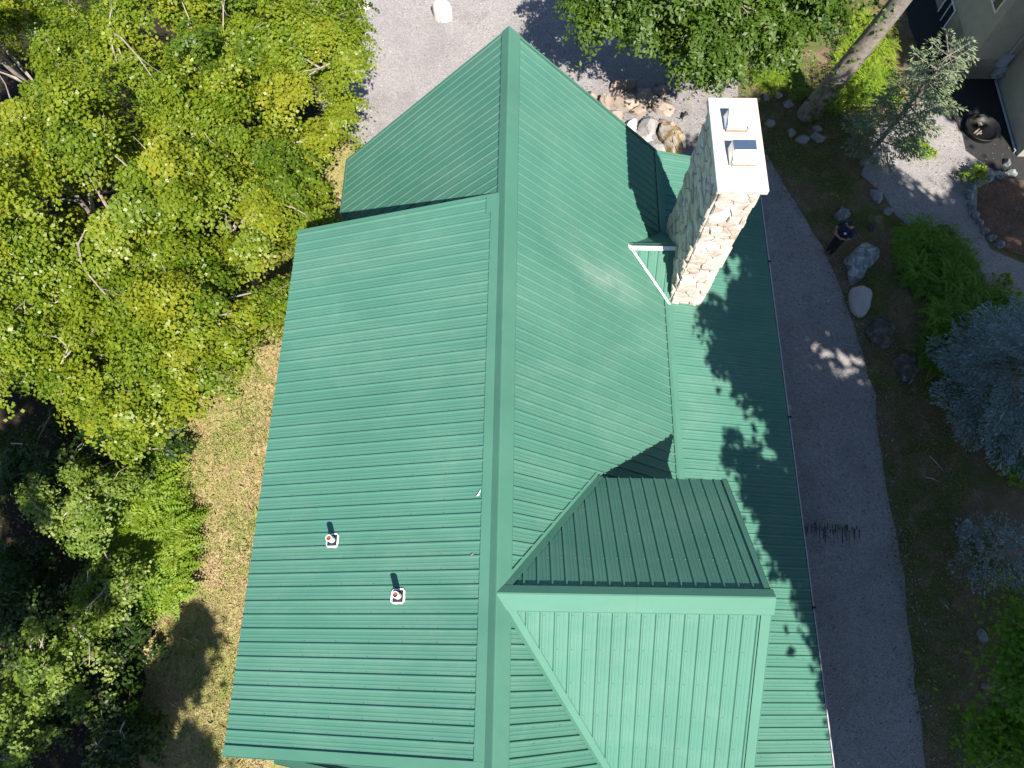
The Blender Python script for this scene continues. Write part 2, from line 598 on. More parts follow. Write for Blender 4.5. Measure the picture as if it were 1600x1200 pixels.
# left steep slope (behind and below the shed dormer)
LS = roof_part('lower_left_roof', [(XR, YF, ZR), (XR, YB, ZR), (XL, YB, ZL), (XL, YF, ZL)], .10)
LenL = (XR - XL) * math.sqrt(2)
panels(LS, (XR, SHY1 - .25, ZR), (0, 1, 0), (-1, 0, -1), YB - SHY1 + .25, lambda s: (.1, LenL), flip=True)
strip('eave_trim', (XL - .02, YF, ZL - .0), (XL - .02, YB, ZL - .0), (.06, 0, .06), LS, drop=.12)
strip('front_rake_trim', (XR, YF, ZR), (XL, YF, ZL), (0, .13, 0), LS, drop=.16)
strip('rake_trim', (XL, YB, ZL), (XR, YB, ZR), (0, -.06, 0), LS, drop=.14)
strip('rake_trim', (XR, YB, ZR), (XBRK, YB, ZBRK), (0, -.06, 0), RS, drop=.14)
# porch roof
PS = roof_part('porch_roof', [(XBRK, YF - 1, ZBRK), (XBRK, YB, ZBRK), (XEAV, YB, ZEAV), (XEAV, YF - 1, ZEAV)], .09)
pv = Vector((XEAV - XBRK, 0, ZEAV - ZBRK))
LenP = pv.length
panels(PS, (XBRK, YF - 1, ZBRK), (0, 1, 0), pv, YB - YF + 1, lambda s: (.03, LenP + .02))
strip('break_flashing', (XBRK - .10, YF - 1, ZBRK + .10), (XBRK - .10, YB, ZBRK + .10), (.09, 0, -.09), PS, up=.028)
strip('break_flashing', (XBRK - .012, YF - 1, ZBRK + .012), (XBRK - .012, YB, ZBRK + .012), pv.normalized() * .13, PS, up=.028)
strip('rake_trim', (XBRK, YB, ZBRK), (XEAV, YB, ZEAV), (0, -.06, 0), PS, drop=.14)
gm = MB()
gm.box(XEAV + .022, YF - 1, ZEAV - .13, XEAV + .030, YB, ZEAV - .03)
gm.box(XEAV + .030, YF - 1, ZEAV - .13, XEAV + .060, YB, ZEAV - .12)
gm.box(XEAV + .060, YF - 1, ZEAV - .13, XEAV + .068, YB, ZEAV - .032)
gm.box(XEAV + .050, YF - 1, ZEAV - .034, XEAV + .072, YB, ZEAV - .024)
gm.build('gutter', M['gutter'], HOUSE)
for yy in (5.35, 1.0, 9.6):
    b_ = MB()
    b_.box(XEAV + .0, yy, ZEAV + .03, XEAV + .09, yy + .05, ZEAV + .04)
    b_.build('gutter_strap', M['black'], HOUSE)
# shed dormer
SS = roof_part('shed_dormer_roof', [(SHX0, SHY0, SHZ0), (SHX0, SHY1, SHZ0), (SHX, SHY1, SHZ), (SHX, SHY0, SHZ)], .09)
sv = Vector((SHX - SHX0, 0, SHZ - SHZ0))
LenS = sv.length
panels(SS, (SHX0, SHY0 + .12, SHZ0), (0, 1, 0), sv, SHY1 - SHY0 - .14, lambda s: (.13, LenS), flip=True)
strip('head_trim', (SHX0 + .02, SHY0, SHZ0 + .007), (SHX0 + .02, SHY1, SHZ0 + .007), sv.normalized() * .17, SS, up=.027)
strip('rake_trim', (SHX0, SHY0, SHZ0), (SHX, SHY0, SHZ), (0, .16, 0), SS, drop=.14)
strip('rake_trim', (SHX, SHY1, SHZ), (SHX0 - .0, SHY1, SHZ0), (0, -.05, 0), SS, drop=.12)
strip('patch_plate', (SHX0 - .02, SHY1 - .42, SHZ0 - .007), (SHX0 - .02, SHY1 - .02, SHZ0 - .007), sv.normalized() * .22, SS, up=.034)
strip('eave_trim', (SHX, SHY0, SHZ), (SHX, SHY1, SHZ), (.05, 0, .016), SS, up=-.006, drop=.10)
# cross gable dormer
GS = roof_part('cross_gable_roof', [(XR, GY, ZR), (GX, GY, ZR), (GX, GBY, GZ), (XR, GBY, GZ)], .02)
# the underlay is cut to the valley so nothing pokes through the main slope
bpy.data.objects.remove(GS)
gm = MB()
xvb = (GBY - GY) * kb + XR
xvf = (GY - GFY) * kf + XR
gm.slab([(XR + .02, GY, ZR - .03), (GX, GY, ZR - .03), (GX, GBY, GZ - .03), (xvb + .02, GBY, GZ - .03)], (0, 0, -.06))
gm.slab([(XR + .02, GY - .004, ZR - .03), (xvf + .02, GFY, GZ - .03), (GX, GFY, GZ - .03), (GX, GY - .004, ZR - .03)], (0, 0, -.06))
GS = gm.build('cross_gable_roof', M['roof'], HOUSE)
bv = Vector((0, GBY - GY, GZ - ZR))
fv = Vector((0, GFY - GY, GZ - ZR))
LB, LF = bv.length, fv.length


def iv_gb(s):
    t1 = LB * min(1, s / (xvb - XR))
    return (.10, t1 - (0 if s > xvb - XR else .03)) if s < xvb - XR else (.10, LB)


def iv_gf(s):
    t1 = LF * min(1, s / (xvf - XR))
    return (.27, t1 - .03) if s < xvf - XR else (.27, LF)


panels(GS, (XR, GY, ZR), (1, 0, 0), bv, GX - XR, iv_gb)
panels(GS, (XR, GY, ZR), (1, 0, 0), fv, GX - XR, iv_gf, flip=True)
fu, bu = fv.normalized(), bv.normalized()
for x0, x1, dz in ((XR + .01, 2.0, 0), (1.95, GX + .06, .004)):
    gp = [Vector((0, GY, ZR + .02 + dz)) + fu * .315, Vector((0, GY, ZR + .05 + dz)) + fu * .30, Vector((0, GY - .012, ZR + .046 + dz)), Vector((0, GY + .012, ZR + .046 + dz)),
          Vector((0, GY, ZR + .05 + dz)) + bu * .17, Vector((0, GY, ZR + .02 + dz)) + bu * .185]
    m = MB()
    m.add([(x0, p.y, p.z) for p in gp] + [(x1, p.y, p.z) for p in gp], [(j, j + 1, 7 + j, 6 + j) for j in range(5)])
    m.build('gable_ridge_cap', M['trim'], GS)
strip('rake_trim', (GX + .02, GBY, GZ), (GX + .02, GY + .12, ZR - .095), (-.09, 0, 0), GS, up=.028, drop=.13)
strip('rake_trim', (GX + .02, GY - .2, ZR - .14), (GX + .02, GFY, GZ), (-.16, 0, 0), GS, up=.028, drop=.13)
vb = Vector((xvb, GBY, GZ)) - Vector((XR, GY, ZR))
vf = Vector((xvf, GFY, GZ)) - Vector((XR, GY, ZR))


def valley(v, side, k):
    a = Vector((XR + .05, GY + side * .04, ZR - .03))
    b = Vector((XR, GY, ZR)) + v
    # main slope side
    wv = Vector((0, side, 0)) * .12
    strip('valley_flashing', a, b, wv + Vector((0.0, 0, 0)), GS, up=.016)
    wv2 = Vector((.13, 0, 0))
    strip('valley_flashing', a + Vector((.01, 0, 0)), b, wv2, GS, up=.03)


valley(vb, 1, kb)
valley(vf, -1, kf)
# main ridge cap in overlapping lengths
cuts = [YF - .1, .98, 4.02, 8.05, YB + .03]
for i in range(4):
    y0, y1 = cuts[i], cuts[i + 1] + (.04 if i < 3 else 0)
    z = ZR + .045 + (i % 2) * .004
    m = MB()
    Lw, Rw = .155, .235
    prof = [(-Lw - .008, -Lw - .022), (-Lw, -Lw), (-.02, -.016), (0, 0), (.02, -.016), (Rw, -Rw), (Rw + .008, -Rw - .022)]
    n_ = len(prof)
    m.add([(XR + x, y0, z + dz) for x, dz in prof] + [(XR + x, y1, z + dz) for x, dz in prof], [(j, j + 1, n_ + j + 1, n_ + j) for j in range(n_ - 1)])
    m.build('ridge_cap', M['trim'], RS)
# walls
wm = MB()
wm.box(XL + .35, YF + .45, 0, XL + .47, YB - .35, ZL - .1)
wm.box(XBRK - .25, YF + .45, 0, XBRK - .13, YB - .35, ZBRK - .15)
for yy in (YF + .45, YB - .47):
    wm.slab([(XL + .35, yy, 0), (XBRK - .13, yy, 0), (XBRK - .13, yy, ZBRK - .15), (XR, yy, ZR - .35), (XL + .35, yy, ZL - .05)], (0, .12, 0))
wm.build('wall', M['siding'], HOUSE)
wm = MB()
for yy in (SHY0 + .3, SHY1 - .42):
    wm.slab([(XR - .3, yy, 7.45), (XL + .5, yy, 3.9), (SHX + .35, yy, 3.7), (SHX + .35, yy, 6.3)], (0, .12, 0))
wm.box(SHX + .35, SHY0 + .42, 3.6, SHX + .47, SHY1 - .42, 6.34)
wm.build('dormer_wall', M['siding'], HOUSE)
wm = MB()
wm.slab([(GX - .4, GFY + .3, 3.9), (GX - .4, GBY - .3, 3.9), (GX - .4, GBY - .3, 6.1), (GX - .4, GY, 7.75), (GX - .4, GFY + .3, 6.1)], (.1, 0, 0))
wm.box(1.5, GBY - .42, 4, GX - .4, GBY - .3, 6.1)
wm.box(1.5, GFY + .3, 4, GX - .4, GFY + .42, 6.1)
wm.build('gable_wall', M['siding'], HOUSE)
for yy in (-2.6, .9, 4.4, 7.9, 12.2):
    m = MB()
    m.box(6.2, yy, 0, 6.34, yy + .14, 3.28)
    m.build('porch_post', M['siding'], HOUSE)

# chimney ------------------------------------------------------------
CX0, CX1, CY0, CY1, CZ = 3.72, 4.54, 8.08, 10.10, 8.42
cm = MB()
cm.box(CX0 + .05, CY0 + .05, 0, CX1 - .05, CY1 - .05, CZ)
CH = cm.build('chimney', M['mortar'], HOUSE)
cm = MB()
e = .07
cm.box(CX0 - e, CY0 - e, CZ, CX1 + e, CY1 + e, CZ + .13)
o = cm.build('chimney_cap', M['cap'], CH)
bev = o.modifiers.new('bevel', 'BEVEL')
bev.width = .018
bev.segments = 2


def clip(poly, px, py, nx, ny):
    """keep the side where (p-pt).n <= 0"""
    out = []
    for i in range(len(poly)):
        a, b = poly[i], poly[(i + 1) % len(poly)]
        da = (a[0] - px) * nx + (a[1] - py) * ny
        db = (b[0] - px) * nx + (b[1] - py) * ny
        if da <= 0:
            out.append(a)
        if (da < 0 < db) or (db < 0 < da):
            t = da / (da - db)
            out.append((a[0] + (b[0] - a[0]) * t, a[1] + (b[1] - a[1]) * t))
    return out


def rubble(w_, h_, n, seed, aspect=1.5):
    r = random.Random(seed)
    pts = []
    tries = 0
    dmin = .8 * math.sqrt(w_ * h_ / n)
    while len(pts) < n and tries < 6000:
        tries += 1
        p = (r.uniform(0, w_), r.uniform(0, h_))
        dm = dmin * r.choice((.62, .8, 1.0, 1.15))
        if all(((p[0] - q[0]) / aspect) ** 2 + ((p[1] - q[1])) ** 2 > (dm / aspect ** .5) ** 2 for q in pts):
            pts.append(p)
    cells = []
    for i, p in enumerate(pts):
        poly = [(0, 0), (w_, 0), (w_, h_), (0, h_)]
        for j, q in enumerate(pts):
            if i != j:
                mx, my = (p[0] + q[0]) / 2, (p[1] + q[1]) / 2
                nx, ny = (q[0] - p[0]) / aspect ** 2, (q[1] - p[1])
                poly = clip(poly, mx, my, nx, ny)
                if len(poly) < 3:
                    break
        if len(poly) >= 3:
            cells.append(poly)
    return cells


def stone_faces(O, A, B, N, w_, h_, n, seed, joined=False, skip=None):
    O, A, B, N = Vector(O), Vector(A), Vector(B), Vector(N)
    r = random.Random(seed * 3 + 1)
    acc = MB()
    for poly in rubble(w_, h_, n, seed):
        cx = sum(p[0] for p in poly) / len(poly)
        cy = sum(p[1] for p in poly) / len(poly)
        if skip and skip(cx, cy):
            continue
        pr = r.uniform(.025, .085)
        rings = []
        for k, dep in ((1, -.02), (1, pr * .72), (.86, pr)):
            ring = []
            for x, y in poly:
                dx, dy = x - cx, y - cy
                d = math.hypot(dx, dy)
                g_ = max(.2, (d - .011) / d) if k == 1 else max(.2, (d - .011) / d) * k
                ring.append(O + A * (cx + dx * g_) + B * (cy + dy * g_) + N * (dep + (r.uniform(-.012, .012) if dep > 0 else 0)))
            rings.append(ring)
        nn = len(poly)
        m = acc if joined else MB()
        fs = []
        for t in range(2):
            fs += [(t * nn + i, t * nn + (i + 1) % nn, (t + 1) * nn + (i + 1) % nn, (t + 1) * nn + i) for i in range(nn)]
        ctr = O + A * cx + B * cy + N * (pr + r.uniform(0, .012))
        fs += [(2 * nn + i, 2 * nn + (i + 1) % nn, 3 * nn) for i in range(nn)]
        m.add(rings[0] + rings[1] + rings[2] + [ctr], fs)
        if not joined:
            m.build('stone', M['fieldstone'], CH)
    if joined:
        tag(acc.build('rear_stonework', M['fieldstone'], CH), kind='stuff')


Z0 = 3.2
stone_faces((CX0 + .03, CY0 + .05, Z0), (1, 0, 0), (0, 0, 1), (0, -1, 0), CX1 - CX0 - .06, CZ - Z0 - .01, 92, 5, skip=lambda x, y: y < .45)
stone_faces((CX0 + .05, CY1 - .03, Z0), (0, -1, 0), (0, 0, 1), (-1, 0, 0), CY1 - CY0 - .06, CZ - Z0 - .01, 200, 8, skip=lambda x, y: y < .45)
stone_faces((CX1 - .05, CY0 + .03, 0), (0, 1, 0), (0, 0, 1), (1, 0, 0), CY1 - CY0 - .06, CZ - .01, 150, 11, True)
stone_faces((CX1 - .03, CY1 - .05, 0), (-1, 0, 0), (0, 0, 1), (0, 1, 0), CX1 - CX0 - .06, CZ - .01, 80, 14, True)
# flue covers
zt = CZ + .13


def flue(x, y, kind):
    m = MB()
    m.box(x - .20, y - .17, zt, x + .20, y + .17, zt + .06)
    f = m.build('flue_tile', M['clay'], CH)
    m = MB()
    t = .012
    if kind == 0:      # one sheet sloping to the front, bent down at both sides
        yb, yf, zb, zf = y + .16, y - .16, .31, .06
        m.slab([(x - .17, yf, zt + zf), (x + .17, yf, zt + zf), (x + .17, yb, zt + zb), (x - .17, yb, zt + zb)], (0, 0, t))
        for sx in (-1, 1):
            m.slab([(x + sx * .17, yf, zt + zf), (x + sx * .17, yb, zt + zb), (x + sx * .225, yb - .01, zt + .05), (x + sx * .225, yf + .03, zt + .03)], (sx * .008, 0, .004))
    else:              # flat sheet whose front half is bent down
        m.slab([(x - .20, y - .03, zt + .27), (x + .20, y - .03, zt + .27), (x + .21, y + .22, zt + .25), (x - .21, y + .22, zt + .25)], (0, 0, t))
        m.slab([(x - .20, y - .22, zt + .115), (x + .20, y - .22, zt + .115), (x + .20, y - .032, zt + .27), (x - .20, y - .032, zt + .27)], (0, 0, t))
        for sx in (-1, 1):
            m.slab([(x + sx * .20, y - .20, zt + .12), (x + sx * .20, y - .03, zt + .265), (x + sx * .21, y + .22, zt + .245), (x + sx * .24, y + .20, zt + .03), (x + sx * .24, y - .18, zt + .03)], (sx * .008, 0, 0))
    m.build('flue_cover', M['pale_metal'], CH)


flue(4.12, 9.50, 0)
flue(4.16, 8.72, 1)
# cricket behind the chimney
KY, KX, KZ = 9.0, 2.62, 5.02
m = MB()
m.add([(KX, KY, KZ), (CX0, KY, KZ), (CX0, CY0, 3.99), (CX0 - .06, CY0, 3.99)], [(0, 1, 2, 3)])
m.add([(KX, KY, KZ), (CX0 - .02, CY1, 3.99), (CX0, CY1, 3.99), (CX0, KY, KZ)], [(0, 1, 2, 3)])
CK = m.build('chimney_cricket', M['roof'], HOUSE)
cv = Vector((0, CY0 - KY, 3.98 - KZ))
LC = cv.length
panels(CK, (KX, KY, KZ + .012), (1, 0, 0), cv, CX0 - KX, lambda s: (.12, max(.12, LC * min(1, s / (CX0 - KX - .05)) - .05)), flip=True)
strip('cricket_ridge_cap', (KX - .05, KY, KZ + .02), (CX0, KY, KZ + .02), cv.normalized() * .10, CK, up=.035, mat='flashing')
strip('cricket_ridge_cap', (KX - .05, KY + .005, KZ + .03), (CX0, KY + .005, KZ + .03), Vector((0, 1, -1)).normalized() * .08, CK, up=.03)
va, vbb = Vector((KX - .04, KY, KZ + .04)), Vector((CX0 - .03, CY0 - .06, 3.98))
strip('cricket_valley_flashing', va, vbb, (.062, 0, 0), CK, up=.03, mat='flashing')
strip('cricket_valley_flashing', va, vbb, (-.03, 0, .03), CK, up=.03, mat='flashing')
# plumbing vents through the shed roof
ks = (SHZ0 - SHZ) / (SHX0 - SHX)


def vent(x, y, hgt):
    z = SHZ0 + (x - SHX0) * ks
    u = Vector((1, 0, ks)).normalized()
    nn = Vector((-ks, 0, 1)).normalized()
    c = Vector((x, y, z))
    m = MB()
    r = random.Random(int(x * 100))
    pts = []
    for i in range(16):
        th = 2 * math.pi * (i + .5) / 16
        k = .125 / max(abs(math.cos(th)), abs(math.sin(th))) * r.uniform(.93, 1.07)
        pts.append(c + u * math.cos(th) * k + Vector((0, 1, 0)) * math.sin(th) * k + nn * .03)
    m.slab(pts, nn * .008)
    m.tube([(x, y, z), (x, y, z + hgt - .008)], [.055, .055], 18, False)
    m.tube([(x, y, z + hgt - .008), (x, y, z + hgt)], [.055, .05], 18, False)
    m.tube([(x, y, z + hgt), (x, y, z + hgt - .06)], [.043, .043], 18, False)
    n0 = len(m.v)
    for rr in (.05, .043):
        m.v += [(x + rr * math.cos(2 * math.pi * j / 18), y + rr * math.sin(2 * math.pi * j / 18), z + hgt) for j in range(18)]
    m.f += [(n0 + j, n0 + (j + 1) % 18, n0 + 18 + (j + 1) % 18, n0 + 18 + j) for j in range(18)]
    v_ = m.build('vent_pipe', M['pvc'], HOUSE)
    m = MB()
    m.slab([c + (u * a + Vector((0, 1, 0)) * b) * .092 + nn * .036 for a, b in ((-1, -1), (1, -1), (1, 1), (-1, 1))], nn * .012)
    m.tube([c + nn * .04, (x, y, z + .12)], [.085, .058], 14, False)
    m.build('pipe_boot', M['rubber'], v_)
    m = MB()
    m.tube([(x, y, z + hgt - .05), (x, y, z + hgt - .04)], [.042, .042], 14)
    m.build('pipe_bore', M['rustdark'], v_)


def on_shed(px, py):
    r = _ax * 1110 + _rt * (px - 800) + _dn * (py - 600)
    n_ = Vector((-ks, 0, 1))
    t = (Vector((SHX0, 0, SHZ0)) - cam.location).dot(n_) / r.dot(n_)
    return cam.location + r * t


p = on_shed(521, 845)
vent(p.x, p.y, .36)
p = on_shed(623.5, 932)
vent(p.x, p.y, .42)
# pale scuff marks left on the shed roof
for (px, py), (dx, dy) in (((748, 776), (.045, .12)), ((738, 868), (.03, .03)),):
    p = on_shed(px, py)
    m = MB()
    nn = Vector((-ks, 0, 1)).normalized()
    q = [p + Vector((-.03, -.0, -.03 * ks)), p + Vector((dx * .4, dy * .1, dx * .4 * ks)), p + Vector((dx, dy, dx * ks)), p + Vector((dx * .3, dy * .6, dx * .3 * ks))]
    m.slab([x + nn * .0275 for x in q], nn * .002)
    m.build('scuff_mark', M['white_metal'] if py < 800 else M['clay'], SS)

# ------------------------------------------------------------------ neighbour house
NB = empty('neighbour_house', (18, 19, 0), 'grey stucco house standing at the top right corner beyond the conifer', 'house')
m = MB()
m.box(15.25, 19.05, -.5, 24, 30, .95)
m.build('foundation_wall', M['foundation'], NB)
m = MB()
m.box(15.2, 19.0, .95, 24, 30, 5.6)
m.build('wall', M['stucco'], NB)
m = MB()
m.box(16.6, 15.75, -.5, 24, 18.998, 8.2)
m.build('wing_wall', M['stucco'], NB)
m = MB()
m.slab([(14.8, 18.6, 5.6), (24.5, 18.6, 5.6), (24.5, 24.5, 8.0), (14.8, 24.5, 8.0)], (0, 0, .15))
m.slab([(14.8, 24.5, 8.0), (24.5, 24.5, 8.0), (24.5, 30.4, 5.6), (14.8, 30.4, 5.6)], (0, 0, .15))
m.slab([(16.3, 15.4, 8.2), (24.4, 15.4, 8.2), (24.4, 19.4, 8.5), (16.3, 19.4, 8.5)], (0, 0, .15))
m.build('roof', M['shadowroof'], NB)


def nwindow(x, y0, y1, z0, z1):
    m = MB()
    f = .05
    m.box(x - .03, y0 - f, z0 - f, x + .01, y1 + f, z0)
    m.box(x - .03, y0 - f, z1, x + .01, y1 + f, z1 + f)
    m.box(x - .03, y0 - f, z0, x + .01, y0, z1)
    m.box(x - .03, y1, z0, x + .01, y1 + f, z1)
    fo = m.build('window', M['white_metal'], NB)
    zm = (z0 + z1) / 2
    m = MB()
    m.box(x - .028, (y0 + y1) / 2 - .02, z0, x + .008, (y0 + y1) / 2 + .02, z1)
    m.build('mullion', M['white_metal'], fo)
    m = MB()
    m.box(x - .012, y0, z0, x + .004, y1, z1)
    m.build('pane', M['glass'], fo)


nwindow(15.25, 21.35, 22.15, .0, .78)
nwindow(15.2, 19.45, 20.25, 2.45, 3.5)
mt = MB()
mt.box(16.30, 18.84, .25, 16.58, 18.998, .75)
mt.box(16.12, 18.86, .75, 16.46, 18.998, 1.25)
bx_ = mt.build('utility_box', M['greybox'], NB)
mt = MB()
mt.tube([(16.43, 18.84, .48), (16.43, 18.70, .48)], [.09, .08], 14)
mt.build('meter', M['pale_metal'], bx_)
mt = MB()
mt.tube([(16.30, 18.93, 1.25), (16.30, 18.93, 5.2)], [.03, .03], 8)
mt.build('conduit', M['greybox'], NB)
mt = MB()
mt.tube([(16.53, 18.9, .3), (16.53, 18.9, .12), (16.53, 15.9, .10), (16.53, 15.9, .0)], [.035] * 4, 8)
mt.build('conduit', M['greybox'], NB)

# ------------------------------------------------------------------ rocks


def boulder(pts, h, label, mat, cat='rock', group=None, seed=0, name='rock', base=0.0, rough=.09, flat=.55, facets=12):
    """boulder from a ground outline (world x,y), star-shaped about its middle"""
    r = random.Random(seed)
    P = [Vector((p[0], p[1], 0)) for p in pts]
    c = sum(P, Vector()) / len(P)
    segs, rings = 26, 7
    ang = sorted(((math.atan2((p - c).y, (p - c).x), (p - c).length) for p in P))
    def rad(t):
        n = len(ang)
        for i in range(n):
            a0, r0 = ang[i]
            a1, r1 = ang[(i + 1) % n]
            if i == n - 1:
                a1 += 2 * math.pi
            for tt in (t, t + 2 * math.pi):
                if a0 <= tt < a1:
                    k = (tt - a0) / max(1e-6, a1 - a0)
                    # straight chord between outline corners, slightly rounded
                    p0 = Vector((math.cos(a0), math.sin(a0))) * r0
                    p1 = Vector((math.cos(a1), math.sin(a1))) * r1
                    q = p0.lerp(p1, k)
                    return q.length * .8 + (r0 + (r1 - r0) * k) * .2
        return ang[0][1]
    size = sum(a[1] for a in ang) / len(ang)
    tx, ty = r.uniform(-.22, .22), r.uniform(-.22, .22)
    V, F = [], []
    for i in range(rings + 1):
        f = 1 - i / rings
        for j in range(segs):
            t = -math.pi + 2 * math.pi * (j + .5) / segs
            R = rad(t)
            if i == 0:
                k, z = .93, -.12
            else:
                k = f ** flat if f > 0 else .02
                k = max(.03, min(1.0, 1.06 * (1 - (i / rings) ** 3.0)))
                z = h * (i / rings) ** .75
            x, y = math.cos(t) * R * k, math.sin(t) * R * k
            z = z * (1 + (tx * x + ty * y) / size * .9)
            q = Vector((x, y, z)) + Vector((seed * 3.1, seed * 1.7, 0))
            d = rough * size
            nv = mnoise.noise(q * (1.1 / size)) * d * 1.6 + mnoise.noise(q * (2.7 / size)) * d * .8
            cell = mnoise.cell(q * (1.9 / size)) * d * .35
            dirv = Vector((math.cos(t) * .7, math.sin(t) * .7, .5 + i / rings))
            vtx = Vector((x, y, z)) + dirv * (nv + cell)
            V.append(c + Vector((vtx.x, vtx.y, vtx.z + base)))
    planes = []
    for _ in range(facets):
        nv = Vector((r.uniform(-1, 1), r.uniform(-1, 1), r.uniform(.0, 1.1))).normalized()
        ext = max((v - c).dot(nv) for v in V)
        planes.append((nv, ext * r.uniform(.52, .84)))
    V = [v - n_ * max(0, (v - c).dot(n_) - d_) * .93 for v in V for n_, d_ in [max(planes, key=lambda q: (v - c).dot(q[0]) - q[1])]] if planes else V
    for i in range(rings):
        for j in range(segs):
            F.append((i * segs + j, i * segs + (j + 1) % segs, (i + 1) * segs + (j + 1) % segs, (i + 1) * segs + j))
    V.append(c + Vector((0, 0, h + base)))
    for j in range(segs):
        F.append((rings * segs + j, rings * segs + (j + 1) % segs, len(V) - 1))
    m = MB()
    m.add([v - c for v in V], F)
    o = m.build(name, mat)
    o.location = c
    sm = [p.normal.z > -2 for p in o.data.polygons]
    o.data.polygons.foreach_set('use_smooth', [facets == 0] * len(sm))
    return tag(o, label, cat, group)


def blob(px, py, rx, ry, seed, z=.25, rot=0.0, n=8):
    """irregular outline about a photo pixel, radii in metres"""
    r = random.Random(seed)
    c = at(px, py, z)
    out = []
    for i in range(n):
        t = 2 * math.pi * (i + r.uniform(-.3, .3)) / n
        k = r.uniform(.82, 1.12)
        x, y = rx * k * math.cos(t), ry * k * math.sin(t)
        k = 1
        out.append((c.x + x * math.cos(rot) - y * math.sin(rot), c.y + x * math.sin(rot) + y * math.cos(rot)))
    return out


def outl(z, *pp):
    return [at(x, y, z)[:2] for x, y in pp]


RG = 'rocks of the rock garden behind the house'
boulder(blob(1057, 212, 0.457, 0.936, 1, .5, .28), .75, 'long boulder with ochre moss round its rim, beside the chimney', M['rock_moss'], 'rock', RG, 1, 'boulder')
boulder(blob(977, 152, 0.610, 0.480, 2, .3), .42, 'flat yellowish slab in the middle of the rock garden', M['rock_tan'], 'rock', RG, 2)
boulder(blob(1011, 143, 0.381, 0.456, 3, .3, .2), .5, 'upright slab with a small bright moss patch', M['rock_mosspatch'], 'rock', RG, 3)
boulder(blob(1040, 162, 0.533, 0.432, 4, .25, -.5), .36, 'broad tan slab between the mossy boulder and the moss patched slab', M['rock_tan'], 'rock', RG, 4)
boulder(blob(1013, 192, 0.381, 0.504, 5, .3, .1), .46, 'rounded grey rock left of the long mossy boulder', M['rock_grey'], 'rock', RG, 5)
boulder(blob(988, 193, 0.216, 0.384, 6, .3, -.45), .46, 'narrow white slab leaning beside the roof edge', M['rock_white'], 'rock', RG, 6)
boulder(blob(963, 174, 0.457, 0.264, 7, .25, -.6), .34, 'slanted tan slab along the roof edge below the flat yellowish slab', M['rock_tan'], 'rock', RG, 7)
boulder(blob(945, 152, 0.216, 0.480, 8, .3, .1), .42, 'tall thin slab standing between two dark gaps near the roof edge', M['rock_tan'], 'rock', RG, 8)
boulder(blob(922, 146, 0.279, 0.432, 9, .3, -.1), .40, 'tan slab farthest left, half hidden by the green roof', M['rock_tan'], 'rock', RG, 9)
boulder(blob(1012, 214, 0.279, 0.216, 10, .15), .22, 'small pale stone among dry leaves below the rounded grey rock', M['rock_white'], 'rock', RG, 10)
boulder(blob(1030, 228, 0.432, 0.360, 11, .12), .16, 'low grey slab flush with the gravel beside the green roof edge', M['rock_grey'], 'rock', RG, 11)
boulder(blob(1069, 240, 0.229, 0.360, 12, .2), .34, 'grey rock tucked under the foot of the mossy boulder', M['rock_grey'], 'rock', RG, 12)
boulder(blob(1112, 112, 0.381, 0.240, 13, .2, -.8), .32, 'pale slab half under the leafy branches above the chimney', M['rock_tan'], 'rock', RG, 13)
boulder(blob(968, 130, 0.381, 0.240, 14, .25, .2), .34, 'shaded tan rock at the top of the rock garden', M['rock_tan'], 'rock', RG, 14)
boulder(blob(1035, 136, 0.305, 0.240, 15, .2, .2), .26, 'small tan rock in tree shade above the broad slab', M['rock_tan'], 'rock', RG, 15)
boulder(blob(1000, 168, .34, .30, 31, .2, .4), .30, 'cracked tan slab between the flat yellowish slab and the rounded grey rock', M['rock_tan'], 'rock', RG, 31)
boulder(blob(1040, 190, .30, .34, 32, .2, .3), .26, 'low tan slab left of the mossy boulder top', M['rock_tan'], 'rock', RG, 32)
boulder(blob(985, 127, .34, .24, 33, .2, .2), .3, 'tan slab at the shaded top edge of the rock garden', M['rock_tan'], 'rock', RG, 33)
boulder(blob(1006, 228, .26, .24, 34, .1, .2), .16, 'flat pinkish stone closest to the roof edge', M['rock_white'], 'rock', RG, 34)
boulder(blob(690, 13, .40, .36, 16, .35), .72, 'round white boulder alone on the sunny gravel at the top', M['rock_white'], 'boulder', None, 16, 'boulder', rough=.06, facets=0)
boulder(blob(562, 8, .38, .28, 17, .15, .3), .30, 'pale flat rock among dry leaves at the top beside the maples', M['rock_white'], 'rock', None, 17)
boulder(outl(.35, (1323, 394), (1350, 378), (1384, 371), (1380, 392), (1371, 404), (1356, 412), (1347, 440), (1331, 444), (1332, 415)), .62, 'large grey lichen covered boulder beside the person', M['rock_lichen'], 'boulder', None, 18, 'boulder', rough=.05)
boulder(outl(.2, (1331, 449), (1348, 446), (1361, 453), (1362, 468), (1358, 484), (1348, 495), (1337, 487), (1330, 466)), .40, 'smooth pale stone just below the lichen covered boulder', M['rock_pale'], 'rock', None, 19, 'boulder', rough=.04, facets=0)
boulder(outl(.2, (1352, 503), (1372, 487), (1396, 500), (1407, 522), (1392, 545), (1370, 543), (1358, 528)), .50, 'black mossy rock below the smooth pale stone', M['rock_dark'], 'rock', None, 20, 'boulder', rough=.16)
boulder(outl(.1, (1390, 556), (1414, 548), (1440, 560), (1444, 585), (1430, 606), (1412, 598), (1396, 580)), .34, 'low dark ledge of rock next to the blue spruce', M['rock_dark'], 'rock', None, 21, rough=.14)
boulder(outl(.15, (1305, 325), (1318, 318), (1331, 324), (1331, 336), (1322, 343), (1307, 340)), .34, 'grey speckled stone just above the person', M['rock_lichen'], 'rock', None, 22)
